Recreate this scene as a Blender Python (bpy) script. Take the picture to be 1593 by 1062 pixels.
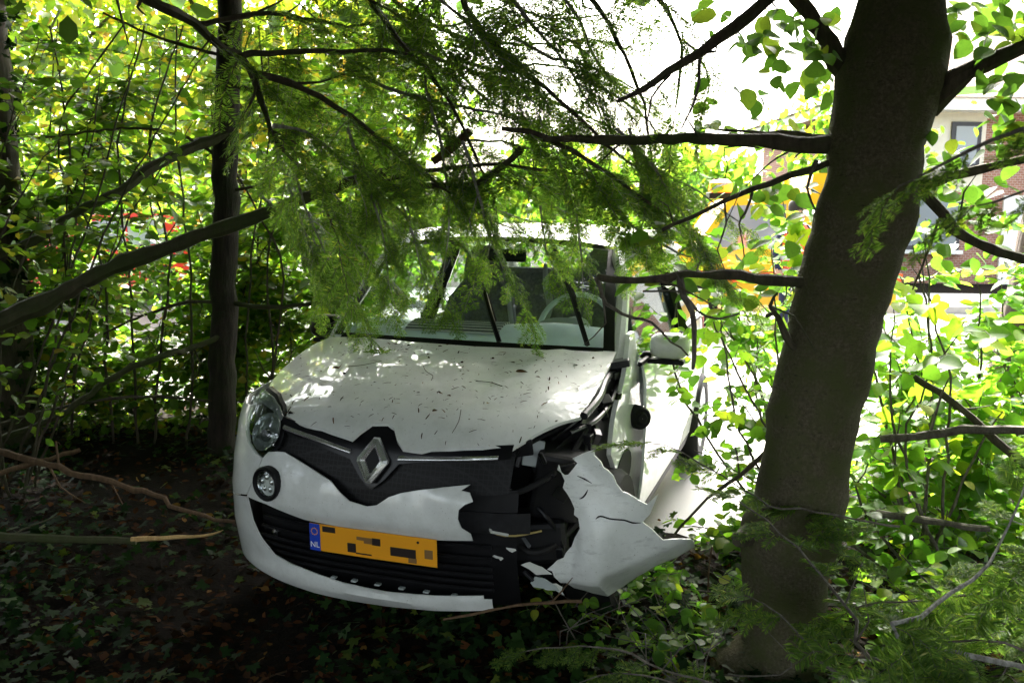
import bpy, math, random
import numpy as np
from mathutils import Vector, Matrix
from mathutils.geometry import delaunay_2d_cdt

sc = bpy.context.scene
for o in list(bpy.data.objects):
    bpy.data.objects.remove(o)
rng = np.random.default_rng(7)
random.seed(7)
RAD = math.radians
COL = sc.collection

# ------------------------------------------------------------------ camera, sky, sun, exposure
CAM_Z, FPX = 1.632, 1425.0                       # eye height (m); focal length in pixels of a 1593 px wide frame
PITCH, ROLL = RAD(8.19), RAD(0.69)
fwd = Vector((0, math.cos(PITCH), -math.sin(PITCH)))
rt0 = Vector((1, 0, 0)); up0 = rt0.cross(fwd)
rgt = math.cos(ROLL)*rt0 + math.sin(ROLL)*up0
upv = -math.sin(ROLL)*rt0 + math.cos(ROLL)*up0
CAMP = Vector((0, 0, CAM_Z))
cam_d = bpy.data.cameras.new('camera'); cam = bpy.data.objects.new('camera', cam_d); COL.objects.link(cam)
cam_d.sensor_width = 36; cam_d.lens = 36*FPX/1593; cam_d.clip_start = 0.05; cam_d.clip_end = 600
cam_d.dof.use_dof = True; cam_d.dof.focus_distance = 3.7; cam_d.dof.aperture_fstop = 7.0
m = Matrix((( rgt.x, upv.x, -fwd.x, CAMP.x), (rgt.y, upv.y, -fwd.y, CAMP.y), (rgt.z, upv.z, -fwd.z, CAMP.z), (0, 0, 0, 1)))
cam.matrix_world = m
sc.camera = cam

SUN_EL, SUN_AZ = RAD(45), RAD(6)                # azimuth measured from +Y towards +X
w = bpy.data.worlds.new('World'); sc.world = w; w.use_nodes = True
nt = w.node_tree; nt.nodes.clear()
sky = nt.nodes.new('ShaderNodeTexSky'); sky.sky_type = 'NISHITA'; sky.sun_disc = False
sky.sun_elevation = SUN_EL; sky.sun_rotation = SUN_AZ; sky.air_density = 1.4; sky.dust_density = 6.0; sky.ozone_density = 1.0
hs = nt.nodes.new('ShaderNodeHueSaturation'); hs.inputs['Saturation'].default_value = 0.45
bg = nt.nodes.new('ShaderNodeBackground'); bg.inputs['Strength'].default_value = 0.15
wo = nt.nodes.new('ShaderNodeOutputWorld')
nt.links.new(sky.outputs[0], hs.inputs['Color']); nt.links.new(hs.outputs[0], bg.inputs['Color']); nt.links.new(bg.outputs[0], wo.inputs['Surface'])
sun_d = bpy.data.lights.new('sun', 'SUN'); sun = bpy.data.objects.new('sun', sun_d); COL.objects.link(sun)
sun_d.energy = 5.0; sun_d.angle = RAD(3); sun_d.color = (1, .95, .86)
sdir = Vector((math.sin(SUN_AZ)*math.cos(SUN_EL), math.cos(SUN_AZ)*math.cos(SUN_EL), math.sin(SUN_EL)))
sun.rotation_euler = sdir.to_track_quat('Z', 'Y').to_euler()
sun.location = (0, 0, 30)
sc.view_settings.view_transform = 'Standard'; sc.view_settings.look = 'None'
sc.view_settings.exposure = 3.1; sc.view_settings.gamma = 1
sc.cycles.max_bounces = 8; sc.cycles.transparent_max_bounces = 12
sc.cycles.diffuse_bounces = 4; sc.cycles.transmission_bounces = 6; sc.cycles.glossy_bounces = 3
sc.cycles.sample_clamp_indirect = 6

# ------------------------------------------------------------------ helpers
def at(x, y, Y):
    """photo pixel -> point at depth Y metres in front of the eye"""
    d = fwd + rgt*((x-796.5)/FPX) + upv*((531-y)/FPX)
    return CAMP + d*(Y/d.y)

def fast_mesh(name, V, Fq, smooth=False):
    """V (n,3), Fq (m,k) all faces with k corners"""
    V = np.asarray(V, np.float32); Fq = np.asarray(Fq, np.int32)
    me = bpy.data.meshes.new(name)
    me.vertices.add(len(V)); me.vertices.foreach_set('co', V.ravel())
    mF, k = Fq.shape
    me.loops.add(mF*k); me.loops.foreach_set('vertex_index', Fq.ravel())
    me.polygons.add(mF)
    me.polygons.foreach_set('loop_start', np.arange(0, mF*k, k, dtype=np.int32))
    me.polygons.foreach_set('loop_total', np.full(mF, k, np.int32))
    if smooth: me.polygons.foreach_set('use_smooth', np.ones(mF, bool))
    me.update(calc_edges=True); me.validate()
    return me

def link(name, me, mat=None, parent=None, **props):
    o = bpy.data.objects.new(name, me); COL.objects.link(o)
    if mat is not None and me is not None:
        if isinstance(mat, (list, tuple)):
            for q in mat: me.materials.append(q)
        elif not me.materials: me.materials.append(mat)
    if parent: o.parent = parent
    for k, v in props.items(): o[k] = v
    return o

def thing(name, label, cat, loc=(0, 0, 0), rz=0, group=None):
    o = bpy.data.objects.new(name, None); COL.objects.link(o)
    o.location = loc; o.rotation_euler = (0, 0, rz); o.empty_display_size = .1
    o['label'] = label; o['category'] = cat
    if group: o['group'] = group
    return o

def tag(o, label, cat, group=None):
    o['label'] = label; o['category'] = cat
    if group: o['group'] = group
    return o

class MB:
    def __init__(s): s.v = []; s.f = []; s.mi = []
    def add(s, V, F, mi=0):
        b = len(s.v); s.v += [tuple(p) for p in V]; s.f += [tuple(i+b for i in f) for f in F]; s.mi += [mi]*len(F); return s
    def box(s, c, d, rot=None, mi=0):
        V = [Vector((sx*d[0]/2, sy*d[1]/2, sz*d[2]/2)) for sx in (-1, 1) for sy in (-1, 1) for sz in (-1, 1)]
        if rot is not None: V = [rot @ p for p in V]
        V = [p+Vector(c) for p in V]
        return s.add(V, [(0, 1, 3, 2), (4, 6, 7, 5), (0, 4, 5, 1), (2, 3, 7, 6), (0, 2, 6, 4), (1, 5, 7, 3)], mi)
    def tube(s, pts, rad, n=7, cap=True, mi=0):
        V, F = tube_geo(pts, rad, n, cap); return s.add(V, F, mi)
    def lathe(s, prof, n=24, axis='z', c=(0, 0, 0), mi=0):
        """prof: [(r, h)]"""
        V = []; F = []
        for r, h in prof:
            for k in range(n):
                a = 2*math.pi*k/n; x, y = r*math.cos(a), r*math.sin(a)
                p = {'z': (x, y, h), 'y': (x, h, y), 'x': (h, x, y)}[axis]
                V.append((p[0]+c[0], p[1]+c[1], p[2]+c[2]))
        for i in range(len(prof)-1):
            for k in range(n):
                F.append((i*n+k, i*n+(k+1) % n, (i+1)*n+(k+1) % n, (i+1)*n+k))
        return s.add(V, F, mi)
    def grid(s, fn, us, vs, mi=0):
        V = [tuple(fn(a, b)) for b in vs for a in us]; n = len(us)
        F = [(j*n+i, j*n+i+1, (j+1)*n+i+1, (j+1)*n+i) for j in range(len(vs)-1) for i in range(n-1)]
        return s.add(V, F, mi)
    def build(s, name, mat, parent=None, smooth=True, bevel=0, **props):
        me = bpy.data.meshes.new(name); me.from_pydata(s.v, [], s.f); me.update()
        if isinstance(mat, (list, tuple)):
            me.polygons.foreach_set('material_index', s.mi)
        if smooth:
            me.polygons.foreach_set('use_smooth', [True]*len(me.polygons))
            try: me.set_sharp_from_angle(angle=RAD(38))
            except Exception: pass
        o = link(name, me, mat, parent, **props)
        if bevel:
            b = o.modifiers.new('bevel', 'BEVEL'); b.width = bevel; b.segments = 2; b.limit_method = 'ANGLE'
        return o

def tube_geo(pts, rad, n=7, cap=True):
    pts = [Vector(p) for p in pts]; V = []; F = []
    if not hasattr(rad, '__len__'): rad = [rad]*len(pts)
    t = (pts[1]-pts[0]).normalized(); a = t.orthogonal().normalized()
    for i, p in enumerate(pts):
        if i: 
            t2 = (pts[min(i+1, len(pts)-1)]-pts[i-1]).normalized()
            a = (a - t2*a.dot(t2)).normalized(); t = t2
        b = t.cross(a)
        for k in range(n):
            q = 2*math.pi*k/n; V.append(p+(a*math.cos(q)+b*math.sin(q))*rad[i])
    for i in range(len(pts)-1):
        for k in range(n): F.append((i*n+k, i*n+(k+1) % n, (i+1)*n+(k+1) % n, (i+1)*n+k))
    if cap: F.append(tuple(range(n))[::-1]); F.append(tuple(range((len(pts)-1)*n, len(pts)*n)))
    return V, F

def smooth_path(pts, rad, step=.06, wob=.0):
    """Catmull-Rom resample of a polyline with radii, with small natural wobble"""
    P = [Vector(p) for p in pts]; out = []; ro = []
    if not hasattr(rad, '__len__'): rad = [rad]*len(P)
    for i in range(len(P)-1):
        p0, p1, p2, p3 = P[max(i-1, 0)], P[i], P[i+1], P[min(i+2, len(P)-1)]
        n = max(2, int((p2-p1).length/step))
        for k in range(n):
            t = k/n
            q = .5*((2*p1)+(p2-p0)*t+(2*p0-5*p1+4*p2-p3)*t*t+(3*p1-p0-3*p2+p3)*t**3)
            if wob: q = q+Vector(rng.normal(0, wob, 3))
            out.append(q); ro.append(rad[i]*(1-t)+rad[i+1]*t)
    out.append(P[-1]); ro.append(rad[-1])
    return out, ro

# ------------------------------------------------------------------ materials
def newmat(name):
    M = bpy.data.materials.new(name); M.use_nodes = True
    nt = M.node_tree; p = nt.nodes['Principled BSDF']
    return M, nt, p
def N(nt, t, **kw):
    n = nt.nodes.new(t)
    for k, v in kw.items():
        if k in n.inputs: n.inputs[k].default_value = v
        else: setattr(n, k, v)
    return n
def ramp(nt, fac, stops):
    r = nt.nodes.new('ShaderNodeValToRGB'); e = r.color_ramp.elements
    while len(e) < len(stops): e.new(.5)
    for i, (p, c) in enumerate(stops): e[i].position = p; e[i].color = (*c, 1)
    nt.links.new(fac, r.inputs[0]); return r.outputs[0]
def noise(nt, scale, detail=4, rough=.6, coord='Object'):
    tc = nt.nodes.new('ShaderNodeTexCoord'); n = nt.nodes.new('ShaderNodeTexNoise')
    n.inputs['Scale'].default_value = scale; n.inputs['Detail'].default_value = detail; n.inputs['Roughness'].default_value = rough
    nt.links.new(tc.outputs[coord], n.inputs['Vector']); return n.outputs['Fac']
def bump(nt, p, h, strength=.3, dist=.01):
    b = nt.nodes.new('ShaderNodeBump'); b.inputs['Strength'].default_value = strength; b.inputs['Distance'].default_value = dist
    nt.links.new(h, b.inputs['Height']); nt.links.new(b.outputs[0], p.inputs['Normal'])
def plain(name, col, rough=.5, metal=0, spec=.5, var=.0, scale=8, coat=0, bmp=0):
    M, nt, p = newmat(name)
    p.inputs['Roughness'].default_value = rough; p.inputs['Metallic'].default_value = metal
    p.inputs['Specular IOR Level'].default_value = spec; p.inputs['Coat Weight'].default_value = coat; p.inputs['Coat Roughness'].default_value = .06
    p.inputs['Base Color'].default_value = (*col, 1)
    if var:
        f = noise(nt, scale)
        c = ramp(nt, f, [(.3, tuple(x*(1-var) for x in col)), (.7, tuple(min(1, x*(1+var)) for x in col))])
        nt.links.new(c, p.inputs['Base Color'])
    if bmp: bump(nt, p, noise(nt, scale*6), bmp, .004)
    return M
def leafmat(name, stops, trans=.5, rough=.42, tint=(1.0, 1.12, .42), spec=.4):
    """leaf: gloss on top, light shining through; colour differs from leaf to leaf"""
    M, nt, p = newmat(name)
    g = nt.nodes.new('ShaderNodeNewGeometry'); oi = nt.nodes.new('ShaderNodeObjectInfo')
    a = N(nt, 'ShaderNodeMath', operation='ADD'); nt.links.new(g.outputs['Random Per Island'], a.inputs[0]); nt.links.new(oi.outputs['Random'], a.inputs[1])
    fr = N(nt, 'ShaderNodeMath', operation='FRACT'); nt.links.new(a.outputs[0], fr.inputs[0])
    c = ramp(nt, fr.outputs[0], stops)
    mo = N(nt, 'ShaderNodeMix', data_type='RGBA', blend_type='MULTIPLY'); mo.inputs[0].default_value = 1; nt.links.new(c, mo.inputs[6])
    nt.links.new(ramp(nt, noise(nt, 5, 5, .65), [(.3, (.72, .74, .7)), (.5, (1, 1, 1)), (.72, (1.0, .96, .8))]), mo.inputs[7]); c = mo.outputs[2]
    nt.links.new(c, p.inputs['Base Color']); p.inputs['Roughness'].default_value = rough
    p.inputs['Specular IOR Level'].default_value = spec
    mul = N(nt, 'ShaderNodeMix', data_type='RGBA', blend_type='MULTIPLY'); mul.inputs[0].default_value = 1
    nt.links.new(c, mul.inputs[6]); mul.inputs[7].default_value = (tint[0]*2.3, tint[1]*2.3, tint[2]*2.3, 1)
    mul.clamp_result = False
    tr = nt.nodes.new('ShaderNodeBsdfTranslucent'); nt.links.new(mul.outputs[2], tr.inputs['Color'])
    mx = nt.nodes.new('ShaderNodeMixShader'); mx.inputs[0].default_value = trans
    nt.links.new(p.outputs[0], mx.inputs[1]); nt.links.new(tr.outputs[0], mx.inputs[2])
    nt.links.new(mx.outputs[0], nt.nodes['Material Output'].inputs['Surface'])
    return M
def bark(name, c0, c1, moss=None, scale=14, stretch=6, strength=.5, dist=.02, mossamt=.5):
    M, nt, p = newmat(name)
    tc = nt.nodes.new('ShaderNodeTexCoord'); mp = nt.nodes.new('ShaderNodeMapping'); mp.inputs['Scale'].default_value = (stretch, stretch, 1)
    nt.links.new(tc.outputs['Object'], mp.inputs[0])
    n = nt.nodes.new('ShaderNodeTexNoise'); n.inputs['Scale'].default_value = scale/stretch; n.inputs['Detail'].default_value = 8; n.inputs['Roughness'].default_value = .65
    nt.links.new(mp.outputs[0], n.inputs['Vector'])
    c = ramp(nt, n.outputs['Fac'], [(.32, c0), (.68, c1)])
    if moss:
        f = noise(nt, 5, 6, .7)
        r = ramp(nt, f, [(max(0, .62-mossamt*.4), (0, 0, 0)), (.78-mossamt*.2, (1, 1, 1))])
        mx = N(nt, 'ShaderNodeMix', data_type='RGBA'); nt.links.new(r, mx.inputs[0]); nt.links.new(c, mx.inputs[6]); mx.inputs[7].default_value = (*moss, 1)
        c = mx.outputs[2]
    nt.links.new(c, p.inputs['Base Color']); p.inputs['Roughness'].default_value = .8; p.inputs['Specular IOR Level'].default_value = .25
    bump(nt, p, n.outputs['Fac'], strength, dist)
    return M
def glassmat(name, tint=(.8, .93, .9), refl=1.0):
    M, nt, p = newmat(name); nt.nodes.remove(p)
    t = N(nt, 'ShaderNodeBsdfTransparent'); t.inputs[0].default_value = (*tint, 1)
    g = N(nt, 'ShaderNodeBsdfGlossy'); g.inputs['Roughness'].default_value = .01; g.inputs[0].default_value = (refl, refl, refl, 1)
    lw = N(nt, 'ShaderNodeLayerWeight'); lw.inputs[0].default_value = .5
    pw = N(nt, 'ShaderNodeMath', operation='POWER'); nt.links.new(lw.outputs['Facing'], pw.inputs[0]); pw.inputs[1].default_value = 4.5
    fr = N(nt, 'ShaderNodeMath', operation='MULTIPLY_ADD'); nt.links.new(pw.outputs[0], fr.inputs[0]); fr.inputs[1].default_value = .9; fr.inputs[2].default_value = .085
    mx = N(nt, 'ShaderNodeMixShader'); nt.links.new(fr.outputs[0], mx.inputs[0]); nt.links.new(t.outputs[0], mx.inputs[1]); nt.links.new(g.outputs[0], mx.inputs[2])
    nt.links.new(mx.outputs[0], nt.nodes['Material Output'].inputs['Surface'])
    return M

def paintmat():
    M, nt, p = newmat('white_paint')
    f = noise(nt, 9, 8, .75)
    c = ramp(nt, f, [(.28, (.60, .62, .58)), (.55, (.74, .76, .73))])
    # rain-borne grime: fine specks
    f2 = noise(nt, 160, 2, .5)
    sp = ramp(nt, f2, [(.0, (0, 0, 0)), (.70, (0, 0, 0)), (.76, (1, 1, 1))])
    mx = N(nt, 'ShaderNodeMix', data_type='RGBA'); nt.links.new(sp, mx.inputs[0]); nt.links.new(c, mx.inputs[6]); mx.inputs[7].default_value = (.30, .30, .22, 1)
    nt.links.new(mx.outputs[2], p.inputs['Base Color'])
    p.inputs['Roughness'].default_value = .38; p.inputs['Coat Weight'].default_value = .9; p.inputs['Coat Roughness'].default_value = .03
    return M
PAINT = paintmat()
def scuffed():
    M = PAINT.copy(); M.name = 'scuffed_white_paint'; nt = M.node_tree; p = nt.nodes['Principled BSDF']; src = p.inputs['Base Color'].links[0].from_socket
    tc = nt.nodes.new('ShaderNodeTexCoord'); mp = nt.nodes.new('ShaderNodeMapping'); mp.inputs['Scale'].default_value = (4, 4, 16); mp.inputs['Rotation'].default_value = (0, RAD(28), 0); nt.links.new(tc.outputs['Object'], mp.inputs[0])
    n = nt.nodes.new('ShaderNodeTexNoise'); n.inputs['Scale'].default_value = 3; n.inputs['Detail'].default_value = 7; n.inputs['Roughness'].default_value = .7; nt.links.new(mp.outputs[0], n.inputs['Vector'])
    f = ramp(nt, n.outputs['Fac'], [(.56, (0, 0, 0)), (.74, (.45, .45, .45))])
    mx = N(nt, 'ShaderNodeMix', data_type='RGBA'); nt.links.new(f, mx.inputs[0]); nt.links.new(src, mx.inputs[6]); mx.inputs[7].default_value = (.16, .16, .14, 1)
    nt.links.new(mx.outputs[2], p.inputs['Base Color']); p.inputs['Coat Weight'].default_value = .3; return M
SCUFF = scuffed()
BLACKP = plain('black_plastic', (.007, .007, .008), .5, spec=.22, var=.4)
GLOSSB = plain('gloss_black', (.005, .005, .006), .28, spec=.25)
RUBBER = plain('rubber', (.008, .008, .008), .7, spec=.3, bmp=.2)
CHROME = plain('chrome', (.85, .85, .82), .24, .85)
SILVER = plain('reflector_silver', (.6, .62, .64), .2, 1)
STEEL = plain('dark_steel', (.018, .018, .02), .35, .3, var=.5, scale=20)
GREYP = plain('grey_plastic', (.34, .38, .37), .4, var=.15)
PALEP = plain('pale_plastic', (.55, .56, .52), .5, var=.1)
DASH = plain('dash_grey', (.58, .69, .70), .45, var=.1)
FABRIC = plain('seat_fabric', (.09, .10, .105), .9, var=.3, scale=60)
FABGREY = plain('seat_grey', (.28, .30, .31), .8, var=.1)
SMOKE = plain('smoked_chrome', (.09, .095, .10), .25, .1)
GLASS = glassmat('windscreen_glass', (.93, .98, .97))
LENS = glassmat('lamp_lens', (.9, .93, .92))
ORANGE = plain('plate_yellow', (.85, .36, .012), .45)
BLUE = plain('plate_blue', (.01, .05, .45), .45)
PLATEINK = plain('plate_ink', (.02, .012, .01), .5)
PLATEBR = plain('plate_faded_ink', (.22, .12, .04), .5)
WHITEP = plain('white_print', (.8, .8, .8), .5)

# a scatter of leaf shapes --------------------------------------------------
def orient(Dr, Nn):
    """frames: y = leaf direction, z = face normal"""
    Y = Dr/np.linalg.norm(Dr, axis=1, keepdims=True)
    X = np.cross(Y, Nn); X /= np.linalg.norm(X, axis=1, keepdims=True)+1e-9
    Z = np.cross(X, Y)
    return X, Y, Z
def cloud(P, Dr, Nn, S, TV, TF):
    X, Y, Z = orient(Dr, Nn); TV = np.asarray(TV, float); k = len(TV)
    S = np.asarray(S).reshape(-1, 1, 1)
    V = (TV[None, :, 0:1]*X[:, None]+TV[None, :, 1:2]*Y[:, None]+TV[None, :, 2:3]*Z[:, None])*S+P[:, None]
    F = np.asarray(TF)[None]+(np.arange(len(P))*k)[:, None, None]
    return V.reshape(-1, 3), F.reshape(-1, np.asarray(TF).shape[1])
OV_V = [(0, 0, 0), (-.30, .30, .05), (-.26, .68, .05), (0, 1, -.06), (.26, .68, .05), (.30, .30, .05)]
OV_F = [(0, 3, 2, 1), (0, 5, 4, 3)]
def lobed(seed=0):
    """five broad lobes with shallow sinuses, blade slightly cupped"""
    pol = [(-78, .10), (-28, .40), (-12, .50), (2, .46), (14, .36), (30, .50), (42, .62), (52, .56), (66, .40), (80, .62), (90, .78), (100, .62), (114, .40), (128, .56), (138, .62), (150, .50), (166, .36), (178, .46), (192, .50), (208, .40), (258, .10)]
    out = [(r*math.cos(RAD(a)), .26+r*math.sin(RAD(a))) for a, r in pol]
    V = [(0, .26, .0)]+[(x, y, .10*abs(x)-.16*(y-.26)**2-.12*x*x) for x, y in out]; n = len(out)
    F = [(0, i+1, (i+1) % n+1) for i in range(n)]
    return V, F
LB_V, LB_F = lobed()
def nice_leaf(name, wid=.33, lobes=False, tooth=.0):
    """one larger leaf with a midrib fold and curled blade"""
    if lobes:
        V, F = lobed(); return fast_mesh(name, V, F)
    n = 7; V = []; F = []
    for i in range(n+1):
        t = i/n; hw = wid*math.sin(math.pi*min(1, t**.8*.97+.03))**.75 if 0 < i < n else 0.012
        z = -.14*t*t
        hw *= 1+(.06 if i % 2 else -.04)*(tooth > 0)
        V += [(-hw, t, z+.18*hw), (0, t, z), (hw, t, z+.18*hw)]
    for i in range(n):
        a = 3*i; F += [(a, a+1, a+4, a+3), (a+1, a+2, a+5, a+4)]
    V += [(-.006, -.25, .03), (.006, -.25, .03)]
    F.append((len(V)-2, len(V)-1, 2, 0))
    return fast_mesh(name, V, F, True)

def unit(v): return v/(np.linalg.norm(v, axis=-1, keepdims=True)+1e-9)
def rand_dirs(n): return unit(rng.normal(size=(n, 3)))

# ================================================================== SETTING
EDGE_X = [-30, -12, -8, -2.5, .35, .95, 2.0, 3.2, 6, 12, 30]
EDGE_Y = [19, 12.4, 10.6, 7.4, 4.9, 4.35, 5.3, 6.6, 8.2, 10.4, 12]
def edge_y(x): return np.interp(x, EDGE_X, EDGE_Y)
def gz(x, y):
    """height of the woodland floor; flat where the road lies"""
    inside = np.clip((edge_y(x)-y)/1.2, 0, 1)
    hum = .035*np.sin(1.7*x+.6)*np.cos(1.3*y+1)+.025*np.sin(3.1*x-1.2*y)+.015*np.sin(6.3*y+4*x)
    return hum*inside

M, nt, p = newmat('soil')
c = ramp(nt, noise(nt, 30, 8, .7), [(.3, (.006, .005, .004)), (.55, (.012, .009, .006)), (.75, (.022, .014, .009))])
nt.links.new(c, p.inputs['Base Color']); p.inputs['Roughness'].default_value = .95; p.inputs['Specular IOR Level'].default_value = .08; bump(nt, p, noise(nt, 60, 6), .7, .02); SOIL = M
M, nt, p = newmat('wet_asphalt')
c = ramp(nt, noise(nt, 220, 3, .6), [(.3, (.09, .09, .09)), (.6, (.16, .16, .155)), (.75, (.28, .27, .26))])
nt.links.new(c, p.inputs['Base Color']); p.inputs['Roughness'].default_value = .32; bump(nt, p, noise(nt, 300, 2), .5, .004); ASPH = M
PAVE = plain('paving', (.32, .31, .29), .6, var=.2, scale=5, bmp=.2)
KERB = plain('kerb_concrete', (.38, .37, .35), .7, var=.15)

g = 1.06
xs = np.r_[-np.cumsum(.12*1.075**np.arange(66))[::-1], 0, np.cumsum(.12*1.075**np.arange(66))]
ys = np.r_[-np.cumsum(.3*1.1**np.arange(40))[::-1], 0, np.cumsum(.12*1.07**np.arange(72))]
GX, GY = np.meshgrid(xs, ys)
GZ = gz(GX, GY) + np.where(np.abs(GX)+np.abs(GY) < 14, .012*rng.normal(size=GX.shape), 0)*np.clip((edge_y(GX)-GY)/.8, 0, 1)
nx, ny = len(xs), len(ys)
I = np.arange(nx*ny).reshape(ny, nx)
F = np.stack([I[:-1, :-1], I[:-1, 1:], I[1:, 1:], I[1:, :-1]], -1).reshape(-1, 4)
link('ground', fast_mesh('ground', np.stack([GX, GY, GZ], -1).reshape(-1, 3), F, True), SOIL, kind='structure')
# road: strip from the verge to the far kerb
mb = MB(); rx = np.r_[np.linspace(-30, -3, 28), np.linspace(-2.6, 3.4, 60), np.linspace(4, 30, 27)]
V = []; F = []
for x in rx:
    e = float(edge_y(x))+.04*math.sin(9*x)+.03*math.sin(23*x)
    for t in (0, .33, .66, 1): V.append((x, e+(15.2-e)*t if e < 15 else 15+.05*t, .004))
for i in range(len(rx)-1):
    for k in range(3): a = i*4+k; F.append((a, a+4, a+5, a+1))
mb.add(V, F).build('road', ASPH, kind='structure', smooth=False)
MB().box((0, 16.55, .06), (60, 2.5, .12)).build('pavement', PAVE, kind='structure', smooth=False)
MB().box((0, 15.24, .065), (60, .12, .13)).build('kerb', KERB, kind='structure', smooth=False, bevel=.01)

# ================================================================== THE CAR (car frame: x = across, y = rearwards from the nose, z = up)
CAR_YAW = RAD(-18.72)
car = thing('crashed_car', 'white hatchback with smashed front corner, nosed into the trees', 'car', (-.515, 3.25, 0), CAR_YAW)
_th = np.linspace(0, np.pi/2, 3000)
_pu = .82*np.sin(_th)**(2/3); _pv = .55*(1-np.cos(_th)**(2/3))
_ps = np.r_[0, np.cumsum(np.hypot(np.diff(_pu), np.diff(_pv)))]; SMAX = _ps[-1]
PW = [0, .14, .2, .35, .5, .62, .75, .86, .95, 1.05]; PV = [.12, .08, .05, .01, 0, .02, .06, .13, .25, .42]
def FS(s, w, off=0.):
    """front skin of the car; off = metres pushed inwards"""
    a = abs(s)
    if a <= SMAX: u, v = np.interp(a, _ps, _pu), np.interp(a, _ps, _pv)
    else: u, v = .82, .55+(a-SMAX)
    k = np.clip(1-(v-.2)/.5, 0, 1)                  # front rake fades out along the sides
    pr = np.interp(w, PW, PV)
    side = .035*max(0, (.42-w)/.25)+.06*max(0, (w-.78)/.2)
    v = v+pr*k; u = u-side*(1-k)
    if off:
        ds = .004
        a2 = min(a+ds, SMAX); a1 = max(0, min(a, SMAX)-ds)
        tu, tv = np.interp(a2, _ps, _pu)-np.interp(a1, _ps, _pu), np.interp(a2, _ps, _pv)-np.interp(a1, _ps, _pv)
        if a > SMAX: tu, tv = 0, 1
        l = math.hypot(tu, tv) or 1
        u -= off*tv/l; v += off*tu/l
    return Vector((math.copysign(u, s) if s else 0, v, w))

def resample(poly, step):
    out = []
    for i in range(len(poly)):
        a, b = Vector(poly[i]), Vector(poly[(i+1) % len(poly)])
        n = max(1, int((b-a).length/step))
        for k in range(n): out.append(a+(b-a)*(k/n))
    return out
def inside(pt, poly):
    x, y = pt; c = False; j = len(poly)-1
    for i in range(len(poly)):
        xi, yi = poly[i]; xj, yj = poly[j]
        if (yi > y) != (yj > y) and x < (xj-xi)*(y-yi)/(yj-yi)+xi: c = not c
        j = i
    return c
def panel(name, poly, surf, mat, parent, thick=.006, step=.03, holes=(), back=None, **props):
    """sheet panel: a 2-D outline filled with a fine mesh, laid on a surface, with thickness.
    surf(a, b, off) -> point, off measured inwards"""
    pts = []; edges = []
    def ring(pl):
        r = resample(pl, step); b = len(pts); pts.extend([Vector((q[0], q[1])) for q in r])
        edges.extend([(b+i, b+(i+1) % len(r)) for i in range(len(r))])
    ring(poly)
    for h in holes: ring(h)
    xs_ = [q[0] for q in poly]; ys_ = [q[1] for q in poly]
    bnd = list(pts)
    y = min(ys_)+step*.5; row = 0
    while y < max(ys_):
        x = min(xs_)+step*(.5 if row % 2 else .25)
        while x < max(xs_):
            if inside((x, y), poly) and not any(inside((x, y), h) for h in holes) and min((abs(b.x-x)+abs(b.y-y)) for b in bnd) > step*.55:
                pts.append(Vector((x, y)))
            x += step
        y += step; row += 1
    vo, eo, fo, *_ = delaunay_2d_cdt(pts, edges, [], 0, 1e-6)
    fo = [f for f in fo if (lambda c: inside(c, poly) and not any(inside(c, h) for h in holes))((sum(vo[i].x for i in f)/len(f), sum(vo[i].y for i in f)/len(f)))]
    n = len(vo)
    A = [surf(q.x, q.y, 0) for q in vo]; B = [surf(q.x, q.y, thick) for q in vo]
    cnt = {}
    for f in fo:
        for i in range(len(f)):
            e = (f[i], f[(i+1) % len(f)]); cnt[e] = 1
    rim = [e for e in cnt if (e[1], e[0]) not in cnt]
    F = [tuple(f) for f in fo]+[tuple(i+n for i in reversed(f)) for f in fo]+[(b, a, a+n, b+n) for a, b in rim]
    return MB().add(A+B, F).build(name, mat, parent, True, **props)

FSo = lambda s, w, o: FS(s, w, o)
def arc(cx, cy, r, a0, a1, n): return [(cx+r*math.cos(RAD(a0+(a1-a0)*i/n)), cy+r*math.sin(RAD(a0+(a1-a0)*i/n))) for i in range(n+1)]

# --- hood
HV = [.0, .05, .12, .2, .35, .55, .85, 1.1]; HW = [.745, .785, .838, .878, .928, .978, 1.035, 1.06]
def HS(u, v, off=0):
    q = abs(u)
    w_ = np.interp(v-.30*(q/.82)**3, HV, HW)-.05*(q/.65)**2.5*np.clip(1-v/.95, 0, 1)
    # soft pressed crease lines running back from the badge, and a buckle on the crushed side
    w_ += .006*math.exp(-((q-(.22+.28*v))/.03)**2)
    if u > .25: w_ += .012*math.exp(-((u-.52)/.1)**2-((v-.42)/.16)**2)
    return Vector((u, v+off*.3, w_-off))
hood_poly = [(-.69, .935), (-.52, .895), (-.22, .84), (.09, .83), (.41, .865), (.61, .93), (.695, .985), (.70, .89), (.702, .726), (.70, .565), (.687, .401), (.626, .32), (.583, .256), (.542, .192), (.50, .136),
             (.381, .093), (.293, .062), (.193, .03), (.119, .03), (.085, .055), (.05, .10), (.018, .112), (-.046, .108), (-.075, .075), (-.095, .045), (-.243, .076), (-.36, .11), (-.468, .159), (-.521, .233), (-.60, .32), (-.68, .38), (-.735, .48), (-.755, .62), (-.755, .74), (-.74, .86)]
hood = panel('hood', hood_poly, HS, PAINT, car, thick=.012, step=.032)

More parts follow.
